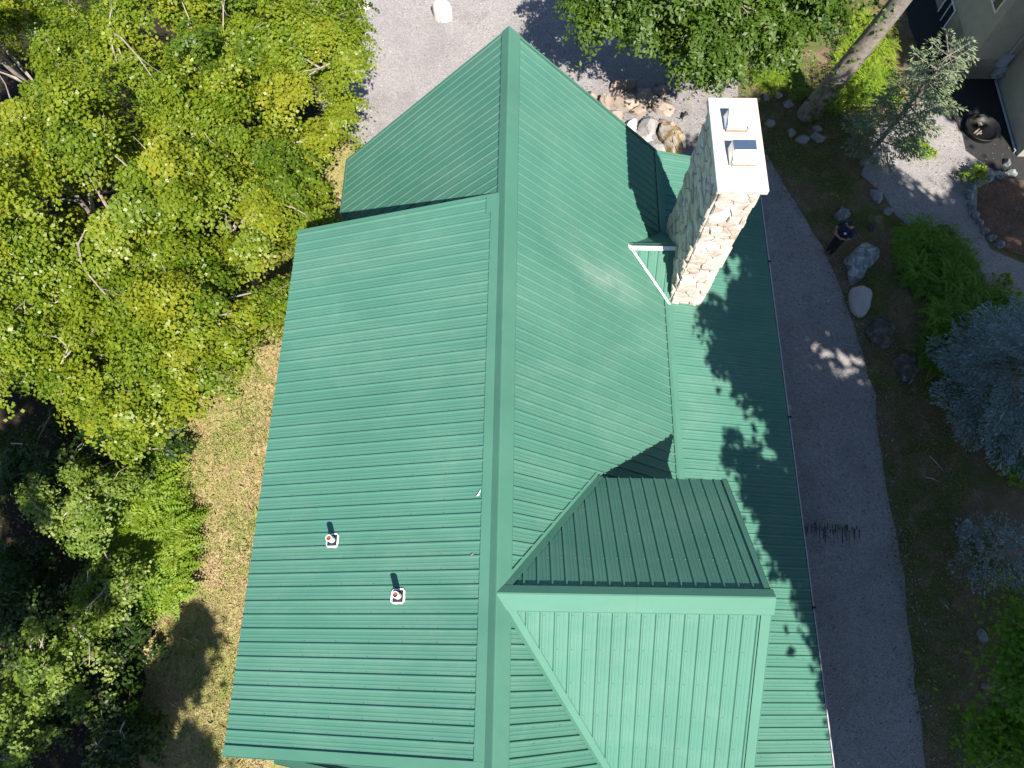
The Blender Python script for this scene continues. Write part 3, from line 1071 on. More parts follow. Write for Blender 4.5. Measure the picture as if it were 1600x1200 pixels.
boulder(outl(.15, (1358, 296), (1368, 291), (1379, 300), (1382, 312), (1377, 318), (1367, 309)), .26, 'wedge shaped grey stone at the edge of the gravel path', M['rock_grey'], 'rock', None, 23)
boulder(blob(1389, 328, .16, .15, 24, .1), .2, 'small square grey stone where path meets ferns', M['rock_grey'], 'rock', None, 24)
boulder(blob(1365, 353, .16, .2, 25, .1), .2, 'small dark stone between the person and the fern bed', M['rock_dark'], 'rock', None, 25)
boulder(outl(.2, (1499, 826), (1508, 812), (1522, 808), (1528, 820), (1520, 834), (1506, 848)), .38, 'pale lichened rock in deep shade below the blue spruce', M['rock_lichen'], 'rock', None, 26)
boulder(blob(1533, 852, .12, .26, 27, .1), .2, 'small narrow grey rock under the little shaded spruce', M['rock_grey'], 'rock', None, 27)
boulder(blob(1536, 994, .12, .22, 28, .1), .2, 'small grey stone beside the green tree at bottom right', M['rock_grey'], 'rock', None, 28)
for i, (px, py, a, b, lab) in enumerate([(1203, 190, .22, .2, 'round grey stone right of the white chimney cap'), (1216, 147, .2, .15, 'pale stone in shade under the leafy crown left of the trunk'), (1199, 151, .2, .2, 'rounded stone nearest the chimney cap corner in the shade'),
                                           (1232, 160, .25, .18, 'flat stone against the left foot of the leaning trunk'), (1281, 214, .34, .26, 'dark flat slab below the leaning trunk'), (1277, 199, .22, .14, 'thin dark slab at the right foot of the leaning trunk'),
                                           (1255, 216, .3, .25, 'dark rock amid leaf litter right of the chimney top'), (1237, 205, .2, .2, 'small rock in shaded litter below the trunk foot')]):
    boulder(blob(px, py, a, b, 40 + i, .1), .22, lab, M['rock_grey'], 'rock', None, 40 + i)
for i, (px, py, a, b) in enumerate([(1521, 291, .22, .16), (1517, 306, .15, .2), (1519, 320, .2, .14), (1525, 335, .2, .16), (1532, 346, .14, .2), (1541, 360, .2, .15), (1552, 371, .22, .14), (1565, 381, .28, .13), (1546, 279, .2, .14), (1563, 272, .2, .16), (1581, 268, .26, .16), (1575, 254, .22, .16), (1528, 280, .14, .12), (1512, 300, .12, .12)]):
    ords = ['first', 'second', 'third', 'fourth', 'fifth', 'sixth', 'seventh', 'eighth', 'ninth', 'tenth']
    down, right = [12, 0, 13, 1, 2, 3, 4, 5, 6, 7], [8, 9, 10, 11]
    lab = (ords[down.index(i)] + ' edging stone down the left side of the mulch bed from the small green weed' if i in down
           else ords[right.index(i)] + ' edging stone to the right of the small green weed above the mulch bed')
    boulder(blob(px, py, a * .9, b * .9, 60 + i, .1, rnd.uniform(-.5, .5)), .24, lab, M['rock_lichen'], 'rock', 'edging stones round the mulch bed', 60 + i, facets=9)
for i, (px, py, lab) in enumerate([(1520, 417, 'stone at the fern bed edge facing the gravel path'), (1537, 432, 'pale lichened stone by the ferns and the path'), (1420, 590, 'white speckled stone on the dark rock ledge')]):
    boulder(blob(px, py, .2, .16, 80 + i, .15, .5), .3, lab, M['rock_lichen'], 'rock', None, 80 + i)

# fire bowl in the shade of the neighbour's wall
fb = at(1535, 200, .15)
FB = empty('fire_pit', (fb.x, fb.y, 0), 'round black fire pit with ash and scraps beside the neighbour wall', 'fire pit')
m = MB()
K = 24
prof = [(.54, .0), (.57, .18), (.58, .2), (.54, .2), (.50, .07), (.02, .06)]
for r_, z_ in prof:
    m.v += [(fb.x + r_ * math.cos(2 * math.pi * j / K), fb.y + r_ * math.sin(2 * math.pi * j / K), z_) for j in range(K)]
for i in range(len(prof) - 1):
    m.f += [(i * K + j, i * K + (j + 1) % K, (i + 1) * K + (j + 1) % K, (i + 1) * K + j) for j in range(K)]
m.build('bowl', M['black'], FB, True)
for i in range(5):
    t = rnd.uniform(0, 6.28)
    a = Vector((fb.x + .2 * math.cos(t), fb.y + .2 * math.sin(t), .1))
    m = MB()
    d = Vector((rnd.uniform(-.2, .2), rnd.uniform(-.2, .2), .02))
    m.tube([a - d * .6, a + d * .1, a + d * .6], [.03, .035, .03], 7)
    m.build('log', M['drybark'] if i % 2 else M['bark'], FB)
m = MB()
m.slab([(fb.x - .12, fb.y + .12, .12), (fb.x - .04, fb.y + .10, .12), (fb.x - .03, fb.y + .2, .13), (fb.x - .1, fb.y + .22, .12)], (0, 0, .03))
m.build('scrap', M['clay'], FB)
# garden spotlight on gravel by rock garden
gl = at(1067, 184, .1)
GL = empty('garden_light', (gl.x, gl.y, 0), 'small black garden spotlight on gravel right of the rock garden', 'garden light')
m = MB()
m.tube([(gl.x, gl.y, 0), (gl.x, gl.y, .16)], [.012, .014], 8)
m.build('stake', M['black'], GL)
m = MB()
m.tube([(gl.x - .02, gl.y, .14), (gl.x + .03, gl.y + .05, .18), (gl.x + .11, gl.y + .12, .24)], [.03, .05, .065], 12)
m.build('lamp_head', M['black'], GL)
m = MB()
m.tube([(gl.x - .02, gl.y, .13), (gl.x - .10, gl.y + .02, .03), (gl.x - .2, gl.y + .08, .02)], [.014] * 3, 6)
m.build('cable', M['black'], GL)

# fallen sticks
for i, (x0, y0, x1, y1, lab) in enumerate([(1234, 520, 1245, 528, 'short pale stick on the gravel drive beside the roof edge'), (1452, 712, 1474, 736, 'forked grey stick on the ground below the blue spruce'), (1445, 746, 1468, 753, 'pale stick lying left of the blue spruce'),
                                            (1318, 537, 1334, 540, 'thin pale twig at the right edge of the gravel drive'), (1475, 945, 1482, 952, 'small twig in the shade at the lower right'), (1275, 538, 1290, 536, 'thin twig across the middle of the gravel drive')]):
    a, b = at(x0, y0, .03), at(x1, y1, .03)
    m = MB()
    mid = a.lerp(b, .5) + Vector((rnd.uniform(-.04, .04), rnd.uniform(-.04, .04), .03))
    m.tube([a, mid, b], [.014, .018, .008], 6)
    tag(m.build('stick', M['drybark']), lab, 'stick')
# wet stain dripped on the drive under the eave
m = MB()
r_ = random.Random(5)
for i in range(62):
    px = 1258 + (i + r_.uniform(-2, 2)) * 1.35
    py = 822 + (px - 1258) * .08 + r_.uniform(-5, 5)
    ln = r_.choice((1, 2, 3, 4, 6, 9, 15, 26)) * r_.uniform(.5, 1.2)
    wd = r_.uniform(.4, 1.3)
    q = []
    for t in range(7):
        th = math.pi * t / 6
        q.append((px + wd * math.cos(th), py - 2 - 1.5 * math.sin(th)))
    for t in range(7):
        th = math.pi + math.pi * t / 6
        q.append((px + wd * .7 * math.cos(th) + r_.uniform(-.4, .4), py + ln - 1.5 * math.sin(th) * 1))
    P = [at(x, y, .014 + i * .00004) for x, y in q]
    m.add(P, [tuple(range(len(P)))])
o = m.build('wet_stain', M['wet'])
for pl in o.data.polygons:
    if pl.normal.z < 0:
        pl.flip()
tag(o, 'black streaky wet stain on the gravel drive beside the white eave', 'stain')

# ------------------------------------------------------------------ person


def person():
    f = at(1295, 394, 0)
    root = empty('person', (f.x, f.y, 0), 'person in navy t-shirt with white chest emblem and dark trousers, arms folded', 'person')
    fwd = Vector((-.80, -.60, 0)).normalized()        # facing
    left = Vector((0, 0, 1)).cross(fwd)              # the wearer's left

    def P(a, b, c):   # a forward, b to the wearer's left, c up
        return Vector((f.x, f.y, 0)) + fwd * a + left * b + Vector((0, 0, c))
    J = [(P(0, 0, .96), .155), (P(.0, 0, 1.12), .15), (P(.01, 0, 1.30), .165), (P(.0, 0, 1.44), .105), (P(.02, 0, 1.53), .055),
         (P(.05, 0, 1.60), .085), (P(.065, 0, 1.69), .085)]
    E_ = [(0, 1), (1, 2), (2, 3), (3, 4), (4, 5), (5, 6)]

    def chain(start, items):
        prev = start
        for p, r in items:
            J.append((p, r))
            E_.append((prev, len(J) - 1))
            prev = len(J) - 1
        return prev
    for sgn in (1, -1):
        chain(0, [(P(-.0, sgn * .078, .86), .115), (P(.02, sgn * .072, .50), .088), (P(-.01, sgn * .075, .11), .072), (P(.04, sgn * .085, .05), .042), (P(.16, sgn * .10, .035), .036)])
        if sgn == 1:
            hnd = chain(3, [(P(0, .20, 1.42), .075), (P(.06, .27, 1.16), .05), (P(.22, .10, 1.10), .036), (P(.27, -.04, 1.13), .030), (P(.275, -.09, 1.135), .028)])
        else:
            hnd = chain(3, [(P(0, -.20, 1.42), .075), (P(.05, -.27, 1.17), .05), (P(.22, -.14, 1.14), .036), (P(.30, -.06, 1.19), .030), (P(.31, -.02, 1.20), .026)])
        d = -sgn
        tip = J[hnd][0]
        for q in range(4):
            o1 = Vector((0, 0, -.024 + q * .016))
            ln = (.058, .07, .066, .05)[q]
            J.append((tip + o1 * 1.3 + left * d * .02, .0095))
            E_.append((hnd, len(J) - 1))
            J.append((tip + o1 * 1.3 + left * d * (.02 + ln * .55) + fwd * .008, .0085))
            E_.append((len(J) - 2, len(J) - 1))
            J.append((tip + o1 * 1.3 + left * d * (.02 + ln) - fwd * .012, .007))
            E_.append((len(J) - 2, len(J) - 1))
        J.append((tip + Vector((0, 0, .04)) + left * d * .005, .0095))
        E_.append((hnd, len(J) - 1))
        J.append((tip + Vector((0, 0, .055)) + left * d * .03, .008))
        E_.append((len(J) - 2, len(J) - 1))
    me = bpy.data.meshes.new('body')
    me.from_pydata([j[0] for j in J], E_, [])
    o = bpy.data.objects.new('body', me)
    COL.objects.link(o)
    sk = o.modifiers.new('skin', 'SKIN')
    sk.use_smooth_shade = True
    for i, j in enumerate(J):
        sv_ = me.skin_vertices[0].data[i]
        sv_.radius = (j[1], j[1])
        sv_.use_root = i == 0
    o.modifiers.new('sub', 'SUBSURF').levels = 1
    o.modifiers['sub'].render_levels = 1
    dg = bpy.context.evaluated_depsgraph_get()
    me2 = bpy.data.meshes.new_from_object(o.evaluated_get(dg))
    bpy.data.objects.remove(o)
    me2.name = 'body'
    for k in ('skin', 'navy', 'trouser', 'shoe'):
        me2.materials.append(M[k])
    base = Vector((f.x, f.y, 0))
    # broaden the trunk sideways so that it is not round
    for v in me2.vertices:
        d = v.co - base
        if .9 < d.z < 1.47 and abs(d.dot(left)) < .2 and d.dot(fwd) < .17:
            v.co += left * d.dot(left) * .28
    for pl in me2.polygons:
        d = pl.center - base
        a, b, z = d.dot(fwd), d.dot(left), d.z
        if z < .075:
            mi = 3
        elif z < .98 and a < .2:
            mi = 2
        elif z > 1.50 or (a > .10 and z < 1.26 and abs(b) < .3 and a > .165) or (abs(b) > .2 and z < 1.22) or a > .2:
            mi = 0
        else:
            mi = 1
        pl.material_index = mi
        pl.use_smooth = True
    ob = bpy.data.objects.new('body', me2)
    COL.objects.link(ob)
    ob.parent = root
    ob.matrix_parent_inverse = Matrix.Translation(-root.location)
    # head details
    hc = P(.065, 0, 1.655)

    def ell(name, c, rx, ry, rz, mat, cut=None, parent=root):
        bm = bmesh.new()
        bmesh.ops.create_icosphere(bm, subdivisions=3, radius=1)
        for v in bm.verts:
            q = v.co.copy()
            k = 1 + .05 * mnoise.noise(q * 5)
            v.co = c + fwd * q.x * rx * k + left * q.y * ry * k + Vector((0, 0, q.z * rz * k))
        if cut:
            bmesh.ops.delete(bm, geom=[v for v in bm.verts if cut(v.co)], context='VERTS')
        m_ = bpy.data.meshes.new(name)
        bm.to_mesh(m_)
        bm.free()
        m_.polygons.foreach_set('use_smooth', [True] * len(m_.polygons))
        return link(name, m_, mat, parent)
    ell('head', hc, .098, .076, .115, M['skin'])
    ell('hair', hc + Vector((0, 0, .024)) - fwd * .006, .114, .092, .116, M['hair'], lambda p: (p - hc).dot(fwd) > .07 and (p - hc).z < .0)
    for s in (1, -1):
        ell('ear', hc + left * s * .078 - fwd * .005 - Vector((0, 0, .01)), .018, .01, .03, M['skin'])
        ell('eye', hc + left * s * .03 + fwd * .088 + Vector((0, 0, .01)), .009, .011, .008, M['hair'])
    ell('nose', hc + fwd * .10 - Vector((0, 0, .018)), .016, .013, .022, M['skin'])
    ell('mouth', hc + fwd * .09 - Vector((0, 0, .055)), .008, .022, .006, M['rustdark'])
    m = MB()
    ec = P(.176, .085, 1.335)
    en = (fwd + Vector((0, 0, .18)) + left * .25).normalized()
    e1 = en.cross(Vector((0, 0, 1))).normalized()
    e2 = en.cross(e1)
    m.slab([ec + (e1 * math.cos(t * .5236) + e2 * math.sin(t * .5236)) * .042 for t in range(12)], en * .012)
    m.build('shirt_emblem', M['emblem'], root)


person()

# ------------------------------------------------------------------ vegetation


def limb(m, a, b, r0, r1, sag, rng, n=4, k=5):
    a, b = Vector(a), Vector(b)
    L = (b - a).length
    off = Vector(rng.normal(size=3)) * L * .07
    path, rad = [], []
    for i in range(n + 1):
        t = i / n
        p = a.lerp(b, t) + off * math.sin(math.pi * t) + Vector((0, 0, sag * L * math.sin(math.pi * t)))
        path.append(p)
        rad.append(r0 + (r1 - r0) * t)
    m.tube(path, rad, k, False)
    return path


def tree(name, label, cat, base, lobes, leaves, size, mat, seed, group=None, trunk_r=.14, bark='bark', long=1.0, clumps=60, flat=.5, tilt=.45, low=-.25, clump_r=.55, fork=.5, tint0=.5, lean=None, inner=.55, uneven=.35, spray=0, spray_r=.10):
    """lobes: list of (x,y,z,rx,ry,rz). Leaves sit in clumps through the outer part of each lobe."""
    rng = np.random.default_rng(seed)
    root = empty(name, (base[0], base[1], 0), label, cat, group)
    W = np.array([l_[3] * l_[4] for l_ in lobes])
    W = W / W.sum()
    Ps, Ns, Ts, Ls, cents = [], [], [], [], []
    for li, l_ in enumerate(lobes):
        c = np.array(l_[:3])
        R = np.array(l_[3:])
        nc = max(4, int(clumps * W[li]))
        D = norm(rng.normal(size=(nc * 3, 3)))
        D = D[D[:, 2] > low][:nc]
        rr = rng.uniform(inner, 1.0, size=(len(D), 1)) ** .6
        # uneven outline
        nz = np.array([mnoise.noise(Vector(d * 2.1 + seed)) for d in D])[:, None]
        cc = c + D * R * rr * (1 + uneven * nz)
        per = leaves * W[li] / len(cc)
        for i, p in enumerate(cc):
            n = max(6, int(per * rng.uniform(.5, 1.5)))
            s = clump_r * rng.uniform(.6, 1.3)
            out = norm(np.array([D[i]]))[0]
            if spray:
                k = max(3, n // spray)
                qc = rng.normal(size=(k, 3)) * np.array([s, s, s * flat]) * .62
                idx = rng.integers(0, k, n)
                q = qc[idx] + rng.normal(size=(n, 3)) * np.array([1, 1, .45]) * spray_r
                lean_ = (rng.normal(size=(k, 3)) * tilt)[idx]
                jit_ = .32
            else:
                q = rng.normal(size=(n, 3)) * np.array([s, s, s * flat]) * .55
                lean_, jit_ = 0, tilt
            # clump droops away from its centre
            rad2 = (q[:, 0] ** 2 + q[:, 1] ** 2)
            q[:, 2] -= rad2 / max(s, .01) * .35
            Ps.append(p + q)
            nn = np.array([0, 0, 1.0]) + out * .35 + lean_ + rng.normal(size=(n, 3)) * jit_ + np.c_[q[:, :2] / s * .35, np.zeros(n)]
            Ns.append(norm(nn))
            Ts.append(np.clip(tint0 + rng.normal() * .16 + rng.normal(size=n) * .17, 0, 1))
            Ls.append(size * rng.uniform(.65, 1.25, size=n))
            cents.append((p, li))
    P_, N_, T_, L_ = np.concatenate(Ps), np.concatenate(Ns), np.concatenate(Ts), np.concatenate(Ls)
    V, F = leaf_quads(P_, N_, L_, L_ / long, rng, .22)
    np_mesh('crown', V, F, T_, mat, root)
    # trunk and limbs
    m = MB()
    top = np.average(np.array([l_[:3] for l_ in lobes]), axis=0, weights=W)
    zt_ = max(l_[2] for l_ in lobes)
    b0 = Vector((base[0], base[1], -.15))
    tp = Vector((base[0] * .45 + top[0] * .55, base[1] * .45 + top[1] * .55, zt_))
    if lean:
        tp = Vector(lean)
    path = limb(m, b0, tp, trunk_r, trunk_r * .35, 0, rng, 7, 9)
    m.build('trunk', M[bark], root, True)
    m = MB()
    for li, l_ in enumerate(lobes):
        mine = [p for p, k in cents if k == li]
        rng.shuffle(mine)
        kk = max(3, int(len(mine) * .14))
        hubs = []
        for p in mine[:kk]:
            t = rng.uniform(fork, .95)
            s_ = path[min(len(path) - 1, int(t * (len(path) - 1)))]
            pp = limb(m, s_, p, trunk_r * .38, .018, .06, rng, 5, 5)
            hubs += pp[2:]
        for p in mine[kk:int(len(mine) * .8)]:
            pv_ = Vector(p)
            h = min(hubs, key=lambda x: (x - pv_).length)
            pp = limb(m, h, p, .026, .008, .05, rng, 3, 4)
            for _ in range(2):
                e_ = pv_ + Vector(rng.normal(size=3)) * clump_r * .6
                limb(m, pp[2], e_, .010, .004, 0, rng, 2, 3)
    m.build('limbs', M['twigbark'], root)
    return root


MG = 'maples along the left side of the lawn'
maples = [
    ((-7.4, 14.8), [(-7.0, 15.7, 4.3, 2.6, 2.1, 1.9)], 'bright maple nearest the house gable at the top left', 46000),
    ((-9.8, 14.2), [(-9.8, 14.0, 5.0, 2.8, 2.9, 2.2)], 'yellow green maple second from the gable along the top edge', 42000),
    ((-13.4, 14.2), [(-13.4, 14.0, 5.2, 3.0, 3.2, 2.4)], 'maple filling the top left corner', 34000),
    ((-7.9, 10.4), [(-7.5, 10.6, 4.4, 2.1, 2.5, 1.9), (-6.4, 13.1, 3.0, 1.0, 1.2, .9)], 'maple overhanging the left eave of the green roof', 42000),
    ((-10.2, 9.8), [(-10.2, 9.6, 5.7, 2.8, 2.8, 2.2)], 'tall maple in the middle of the left grove', 42000),
    ((-8.6, 7.4), [(-7.9, 7.3, 4.2, 2.0, 2.1, 1.8)], 'maple reaching over the lawn halfway down the left side', 38000),
    ((-11.9, 7.6), [(-11.8, 7.4, 5.0, 2.5, 2.2, 1.9)], 'maple at the left edge above the dark gap', 34000),
    ((-9.5, 6.3), [(-9.2, 6.2, 4.2, 1.8, 1.6, 1.5)], 'smaller maple lowest in the left grove', 22000),
    ((-14.8, 9.4), [(-14.6, 9.2, 5.6, 2.8, 2.9, 2.1)], 'maple cut by the left frame edge', 16000),
]
for i, (b, lb, lab, n) in enumerate(maples):
    tree('maple_tree', lab, 'tree', b, lb, int(n * 1.6), .088, M['maple'], 117 if i == 0 else 100 + i, MG, .15, 'bark', 1.15, 48, .40, .55, -.35, .44, .4, uneven=.65, inner=.45, spray=30, spray_r=.11)

TG = 'leafy trees above the rock garden'
tree('ash_tree', 'leafy tree with drooping leaflets behind the roof peak and rock garden', 'tree', (5.2, 20.2), [(4.7, 17.6, 4.5, 2.9, 2.3, 1.9), (2.7, 17.8, 4.2, 1.5, 1.3, 1.2), (5.2, 16.7, 3.9, 1.6, .8, 1.0)], 60000, .15, M['ash'], 201, TG, .16, 'bark', 2.1, 110, .45, .5, -.3, .42, uneven=.5, inner=.4, spray=22, spray_r=.12)
tree('ash_tree', 'darker leafy tree between the drooping tree and the leaning trunk', 'tree', (8.0, 19.6), [(8.0, 19.0, 4.3, 1.9, 2.0, 1.8), (7.4, 17.4, 3.4, 1.2, .9, .9)], 30000, .16, M['ash'], 202, TG, .14, 'bark', 2.0, 60, .5, .5, -.3, .46, tint0=.4, uneven=.5, inner=.4, spray=22, spray_r=.12)
# leaning trunk with its crown out of the top of the frame
TT = tree('tall_tree', 'thick grey trunk leaning up out of the top of the picture', 'tree', (9.8, 17.4), [(11.6, 18.0, 12.0, 3.2, 3.2, 2.6)], 9000, .22, M['ash'], 203, None, .36, 'bark', 1.6, 50, .5, .5, -.3, .7, lean=(11.2, 17.4, 11.5))
rng0 = np.random.default_rng(77)
# ivy on that trunk
t_ = rng0.uniform(0, .42, 900)
th = rng0.normal(2.2, .9, 900)
cx = 9.8 + 1.4 * t_
R_ = .38 - .18 * t_
P_ = np.c_[cx + np.cos(th - 2.4) * (R_ + .05), 17.4 + np.sin(th - 2.4) * (R_ + .05), t_ * 11.5]
keep = np.array([mnoise.noise(Vector(p * 1.4)) for p in P_]) > -.12
P_ = P_[keep] + rng0.normal(size=(keep.sum(), 3)) * .04
N_ = norm(np.c_[np.cos(th[keep] - 2.4), np.sin(th[keep] - 2.4), np.full(keep.sum(), .8)] + rng0.normal(size=(keep.sum(), 3)) * .4)
V, F = leaf_quads(P_, N_, rng0.uniform(.08, .15, len(P_)), rng0.uniform(.07, .12, len(P_)), rng0)
np_mesh('ivy', V, F, rng0.uniform(.1, .9, len(P_)), M['ash'], TT)

# trees outside the frame whose shade falls across the drive and porch roof
def shade_lobe(a, b, r, z=13.0):
    return (a + .2725 * z, b - .7556 * z, z, r, r, r * .8)


SG = 'tall shade trees right of the drive'
for i, (b, circ, lab) in enumerate([
    ((15.2, 1.0), [(6.3, 10.4, 2.4), (6.9, 13.2, 2.4), (6.95, 7.6, 2.0), (10.6, 11.7, 2.4), (9.6, 10.2, 1.0), (13.5, 13.5, 1.0), (14.7, 14.1, .7)], 'tall tree right of the drive shading the roof by the chimney'),
    ((14.2, -6.0), [(7.3, 5.0, 2.2), (8.1, 2.2, 2.2), (10.5, 4.3, 2.4), (12.6, 7.4, 2.4), (9.2, 6.3, 1.1), (10.7, 6.6, .9)], 'tall tree right of the drive shading the eave by the cross gable'),
    ((15.5, -10.5), [(8.2, -.8, 2.2), (11.1, .8, 2.5), (14.3, 0, 2.6), (11.6, -2.7, 2.5)], 'tall tree below the picture shading the lower drive'),
    ((19.5, -3.5), [(13.9, 3.7, 2.7), (15.6, 7.0, 2.6), (13.5, 10.6, 2.3), (17, 10, 2.0), (15.1, 12.7, .7), (16.3, 13.2, .5), (15.5, 14.6, .6)], 'tall tree at far right shading the fern bed and blue spruce'),
    ((18.6, 6.2), [(9.2, 15.8, 2.0), (11.4, 13.4, 1.4)], 'tall tree at far right shading the verge by the person'),
    ((20.5, 11.5), [(15.0, 20.9, 1.1), (15.3, 19.6, 1.0)], 'tall tree at far right shading the neighbour house wall'),
]):
    tree('shade_tree', lab, 'tree', b, [shade_lobe(*c) for c in circ], 44000 if len(circ) > 2 else 16000, .30, M['ash'], 300 + i, SG, .22 if len(circ) > 2 else .11, 'bark', 1.4, 200, .8, .5, -1.1, .75, inner=.15, uneven=.2)
tree('shade_tree', 'slender tree right of the drive dappling the edge of the porch roof', 'tree', (14.6, -3.4), [shade_lobe(a, b, r, 12.0) for a, b, r in
     [(5.2, 10.2, 1.6), (4.9, 8.95, .75), (4.2, 7.2, .42), (4.75, 6.35, .6), (5.2, 5.6, .7), (5.6, 4.7, .85), (5.9, 3.5, .65), (6.25, 2.3, .6), (6.0, 1.7, .4), (6.7, .6, .45), (5.9, -.9, .35)]],
     26000, .17, M['ash'], 320, SG, .12, 'bark', 1.4, 130, .8, .5, -1.1, .30, .7, inner=.1, uneven=.3)
SL = 'tall shade trees in front of the house on the left'
for i, (b, circ, lab) in enumerate([
    ((-5.6, -10.5), [(-8.35, .45, .42), (-8.4, -.5, .5), (-9.2, -1.7, .8), (-7.9, -2.6, .6), (-8.8, -3.8, 1.2)], 'slim tree below the picture casting its shadow on the lawn'),
    ((-11.5, -12), [(-12.9, 2.6, 1.1), (-12.3, -.9, 1.2), (-11.6, -3.2, 1.2), (-13.6, 5.0, 1.6), (-11.3, -1.4, .8), (-10.5, .3, .7), (-10.9, 2.6, .6), (-10.2, -2.6, .8), (-13.6, 7.3, 1.2), (-12.8, 3.9, .8)], 'tall tree below the picture shading the lower left thicket'),
]):
    tree('shade_tree', lab, 'tree', b, [shade_lobe(*c) for c in circ], 22000, .24, M['ash'], 330 + i, SL, .2, 'bark', 1.4, 120, .8, .5, -1.1, .32, inner=.15, uneven=.2)

# shrubs at lower left
SH = 'shrubs in the lower left thicket'
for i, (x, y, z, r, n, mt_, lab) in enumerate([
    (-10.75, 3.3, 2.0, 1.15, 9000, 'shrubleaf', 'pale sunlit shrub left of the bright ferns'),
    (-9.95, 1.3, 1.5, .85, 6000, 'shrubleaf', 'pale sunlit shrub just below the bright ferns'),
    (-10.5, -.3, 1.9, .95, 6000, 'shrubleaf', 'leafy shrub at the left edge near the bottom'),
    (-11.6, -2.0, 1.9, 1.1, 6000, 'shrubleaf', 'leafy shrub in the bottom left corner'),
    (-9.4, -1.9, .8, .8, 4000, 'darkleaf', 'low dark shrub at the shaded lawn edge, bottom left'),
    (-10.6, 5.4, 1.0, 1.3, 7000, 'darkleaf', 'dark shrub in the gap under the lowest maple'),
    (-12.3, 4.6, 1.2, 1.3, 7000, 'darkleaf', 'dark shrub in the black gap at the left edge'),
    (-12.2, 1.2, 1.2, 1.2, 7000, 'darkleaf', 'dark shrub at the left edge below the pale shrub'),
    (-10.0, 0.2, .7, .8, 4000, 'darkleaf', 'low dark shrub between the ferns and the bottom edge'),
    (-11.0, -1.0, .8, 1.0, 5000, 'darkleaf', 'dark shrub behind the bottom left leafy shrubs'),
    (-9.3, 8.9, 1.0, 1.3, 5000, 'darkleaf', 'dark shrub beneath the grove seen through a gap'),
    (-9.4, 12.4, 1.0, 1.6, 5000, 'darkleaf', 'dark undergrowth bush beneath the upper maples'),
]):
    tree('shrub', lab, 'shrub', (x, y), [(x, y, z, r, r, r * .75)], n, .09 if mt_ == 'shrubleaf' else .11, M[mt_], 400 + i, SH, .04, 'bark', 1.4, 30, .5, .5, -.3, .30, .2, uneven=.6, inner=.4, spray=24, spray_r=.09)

# lower right green tree and other small broadleaf plants
tree('young_tree', 'soft green young tree at the bottom right corner', 'tree', (11.9, -.6), [(11.6, -.2, 3.3, 1.1, 1.1, .9), (11.0, -1.9, 2.6, .9, .8, .7), (12.6, .7, 3.2, 1.0, .9, .8)], 17000, .14, M['fernshade'], 451, None, .08, 'bark', 1.8, 60, .4, .45, -.3, .42, .2, tint0=.6)
for i, (px, py, r, lab) in enumerate([(1563, 455, .45, 'small light green bush where the fern bed meets the path'), (1395, 150, .35, 'little green plant beside the pine foot'), (1430, 225, .3, 'small yellow green weed on the sunny gravel path'),
                                       (1448, 235, .22, 'tiny green weed on the path edge near the fire pit'), (1592, 735, .4, 'small yellow green plant in shade below the blue spruce'), (1522, 275, .3, 'small green weed above the edging stones')]):
    p = at(px, py, .2)
    tree('small_plant', lab, 'plant', (p.x, p.y), [(p.x, p.y, .3, r, r, r * .6)], 420, .12, M['fern'], 460 + i, None, .012, 'bark', 1.7, 8, .5, .5, -.3, r * .55, .2)


def ferns(name, spots, mat, seed, length=.75, tint=.5):
    """bracken bed: arching pinnate fronds, one mesh"""
    rng = np.random.default_rng(seed)
    P, N, L, W_, D, T = [], [], [], [], [], []
    for (x, y, z0, sc) in spots:
        nf = rng.integers(5, 9)
        a0 = rng.uniform(0, 6.28)
        tb = tint + rng.normal() * .2
        for k in range(nf):
            a = a0 + 6.283 * k / nf + rng.normal() * .25
            Lf = length * sc * rng.uniform(.7, 1.2)
            d = np.array([math.cos(a), math.sin(a), 0])
            side = np.array([-d[1], d[0], 0])
            up0 = rng.uniform(.5, .95)
            m_ = 11
            for j in range(m_):
                t = (j + 1.0) / m_
                p = np.array([x, y, z0]) + d * Lf * t + np.array([0, 0, Lf * (up0 * t - .85 * up0 * t * t)])
                wl = Lf * .30 * (1 - t) ** .7 + .02
                slope = up0 * (1 - 1.7 * t)
                tang = norm(np.array([d + np.array([0, 0, slope])]))[0]
                nrm = np.cross(tang, side)
                nrm = nrm * (1 if nrm[2] > 0 else -1)
                for sg in (1, -1):
                    dd = side * sg + d * .45
                    P.append(p + dd * wl * .5)
                    N.append(nrm + rng.normal(size=3) * .18 - dd * -.15)
                    L.append(wl)
                    W_.append(max(.022, Lf * .075))
                    D.append(dd)
                    T.append(tb + rng.normal() * .12)
    V, F = leaf_quads(np.array(P), norm(np.array(N)), np.array(L), np.array(W_), rng, .12, np.array(D))
    return tag(np_mesh(name, V, F, np.array(T), mat), kind='stuff')


def scatter(poly, n, rng, z0=(0, .2), sc=(.7, 1.2)):
    P = [(p[0], p[1]) for p in poly]
    xs, ys = [p[0] for p in P], [p[1] for p in P]
    out = []
    while len(out) < n:
        x, y = rng.uniform(min(xs), max(xs)), rng.uniform(min(ys), max(ys))
        ins = False
        for i in range(len(P)):
            (x0, y0), (x1, y1) = P[i], P[(i + 1) % len(P)]
            if (y0 > y) != (y1 > y) and x < (x1 - x0) * (y - y0) / (y1 - y0) + x0:
                ins = not ins
        if ins:
            out.append((x, y, rng.uniform(*z0), rng.uniform(*sc)))
    return out


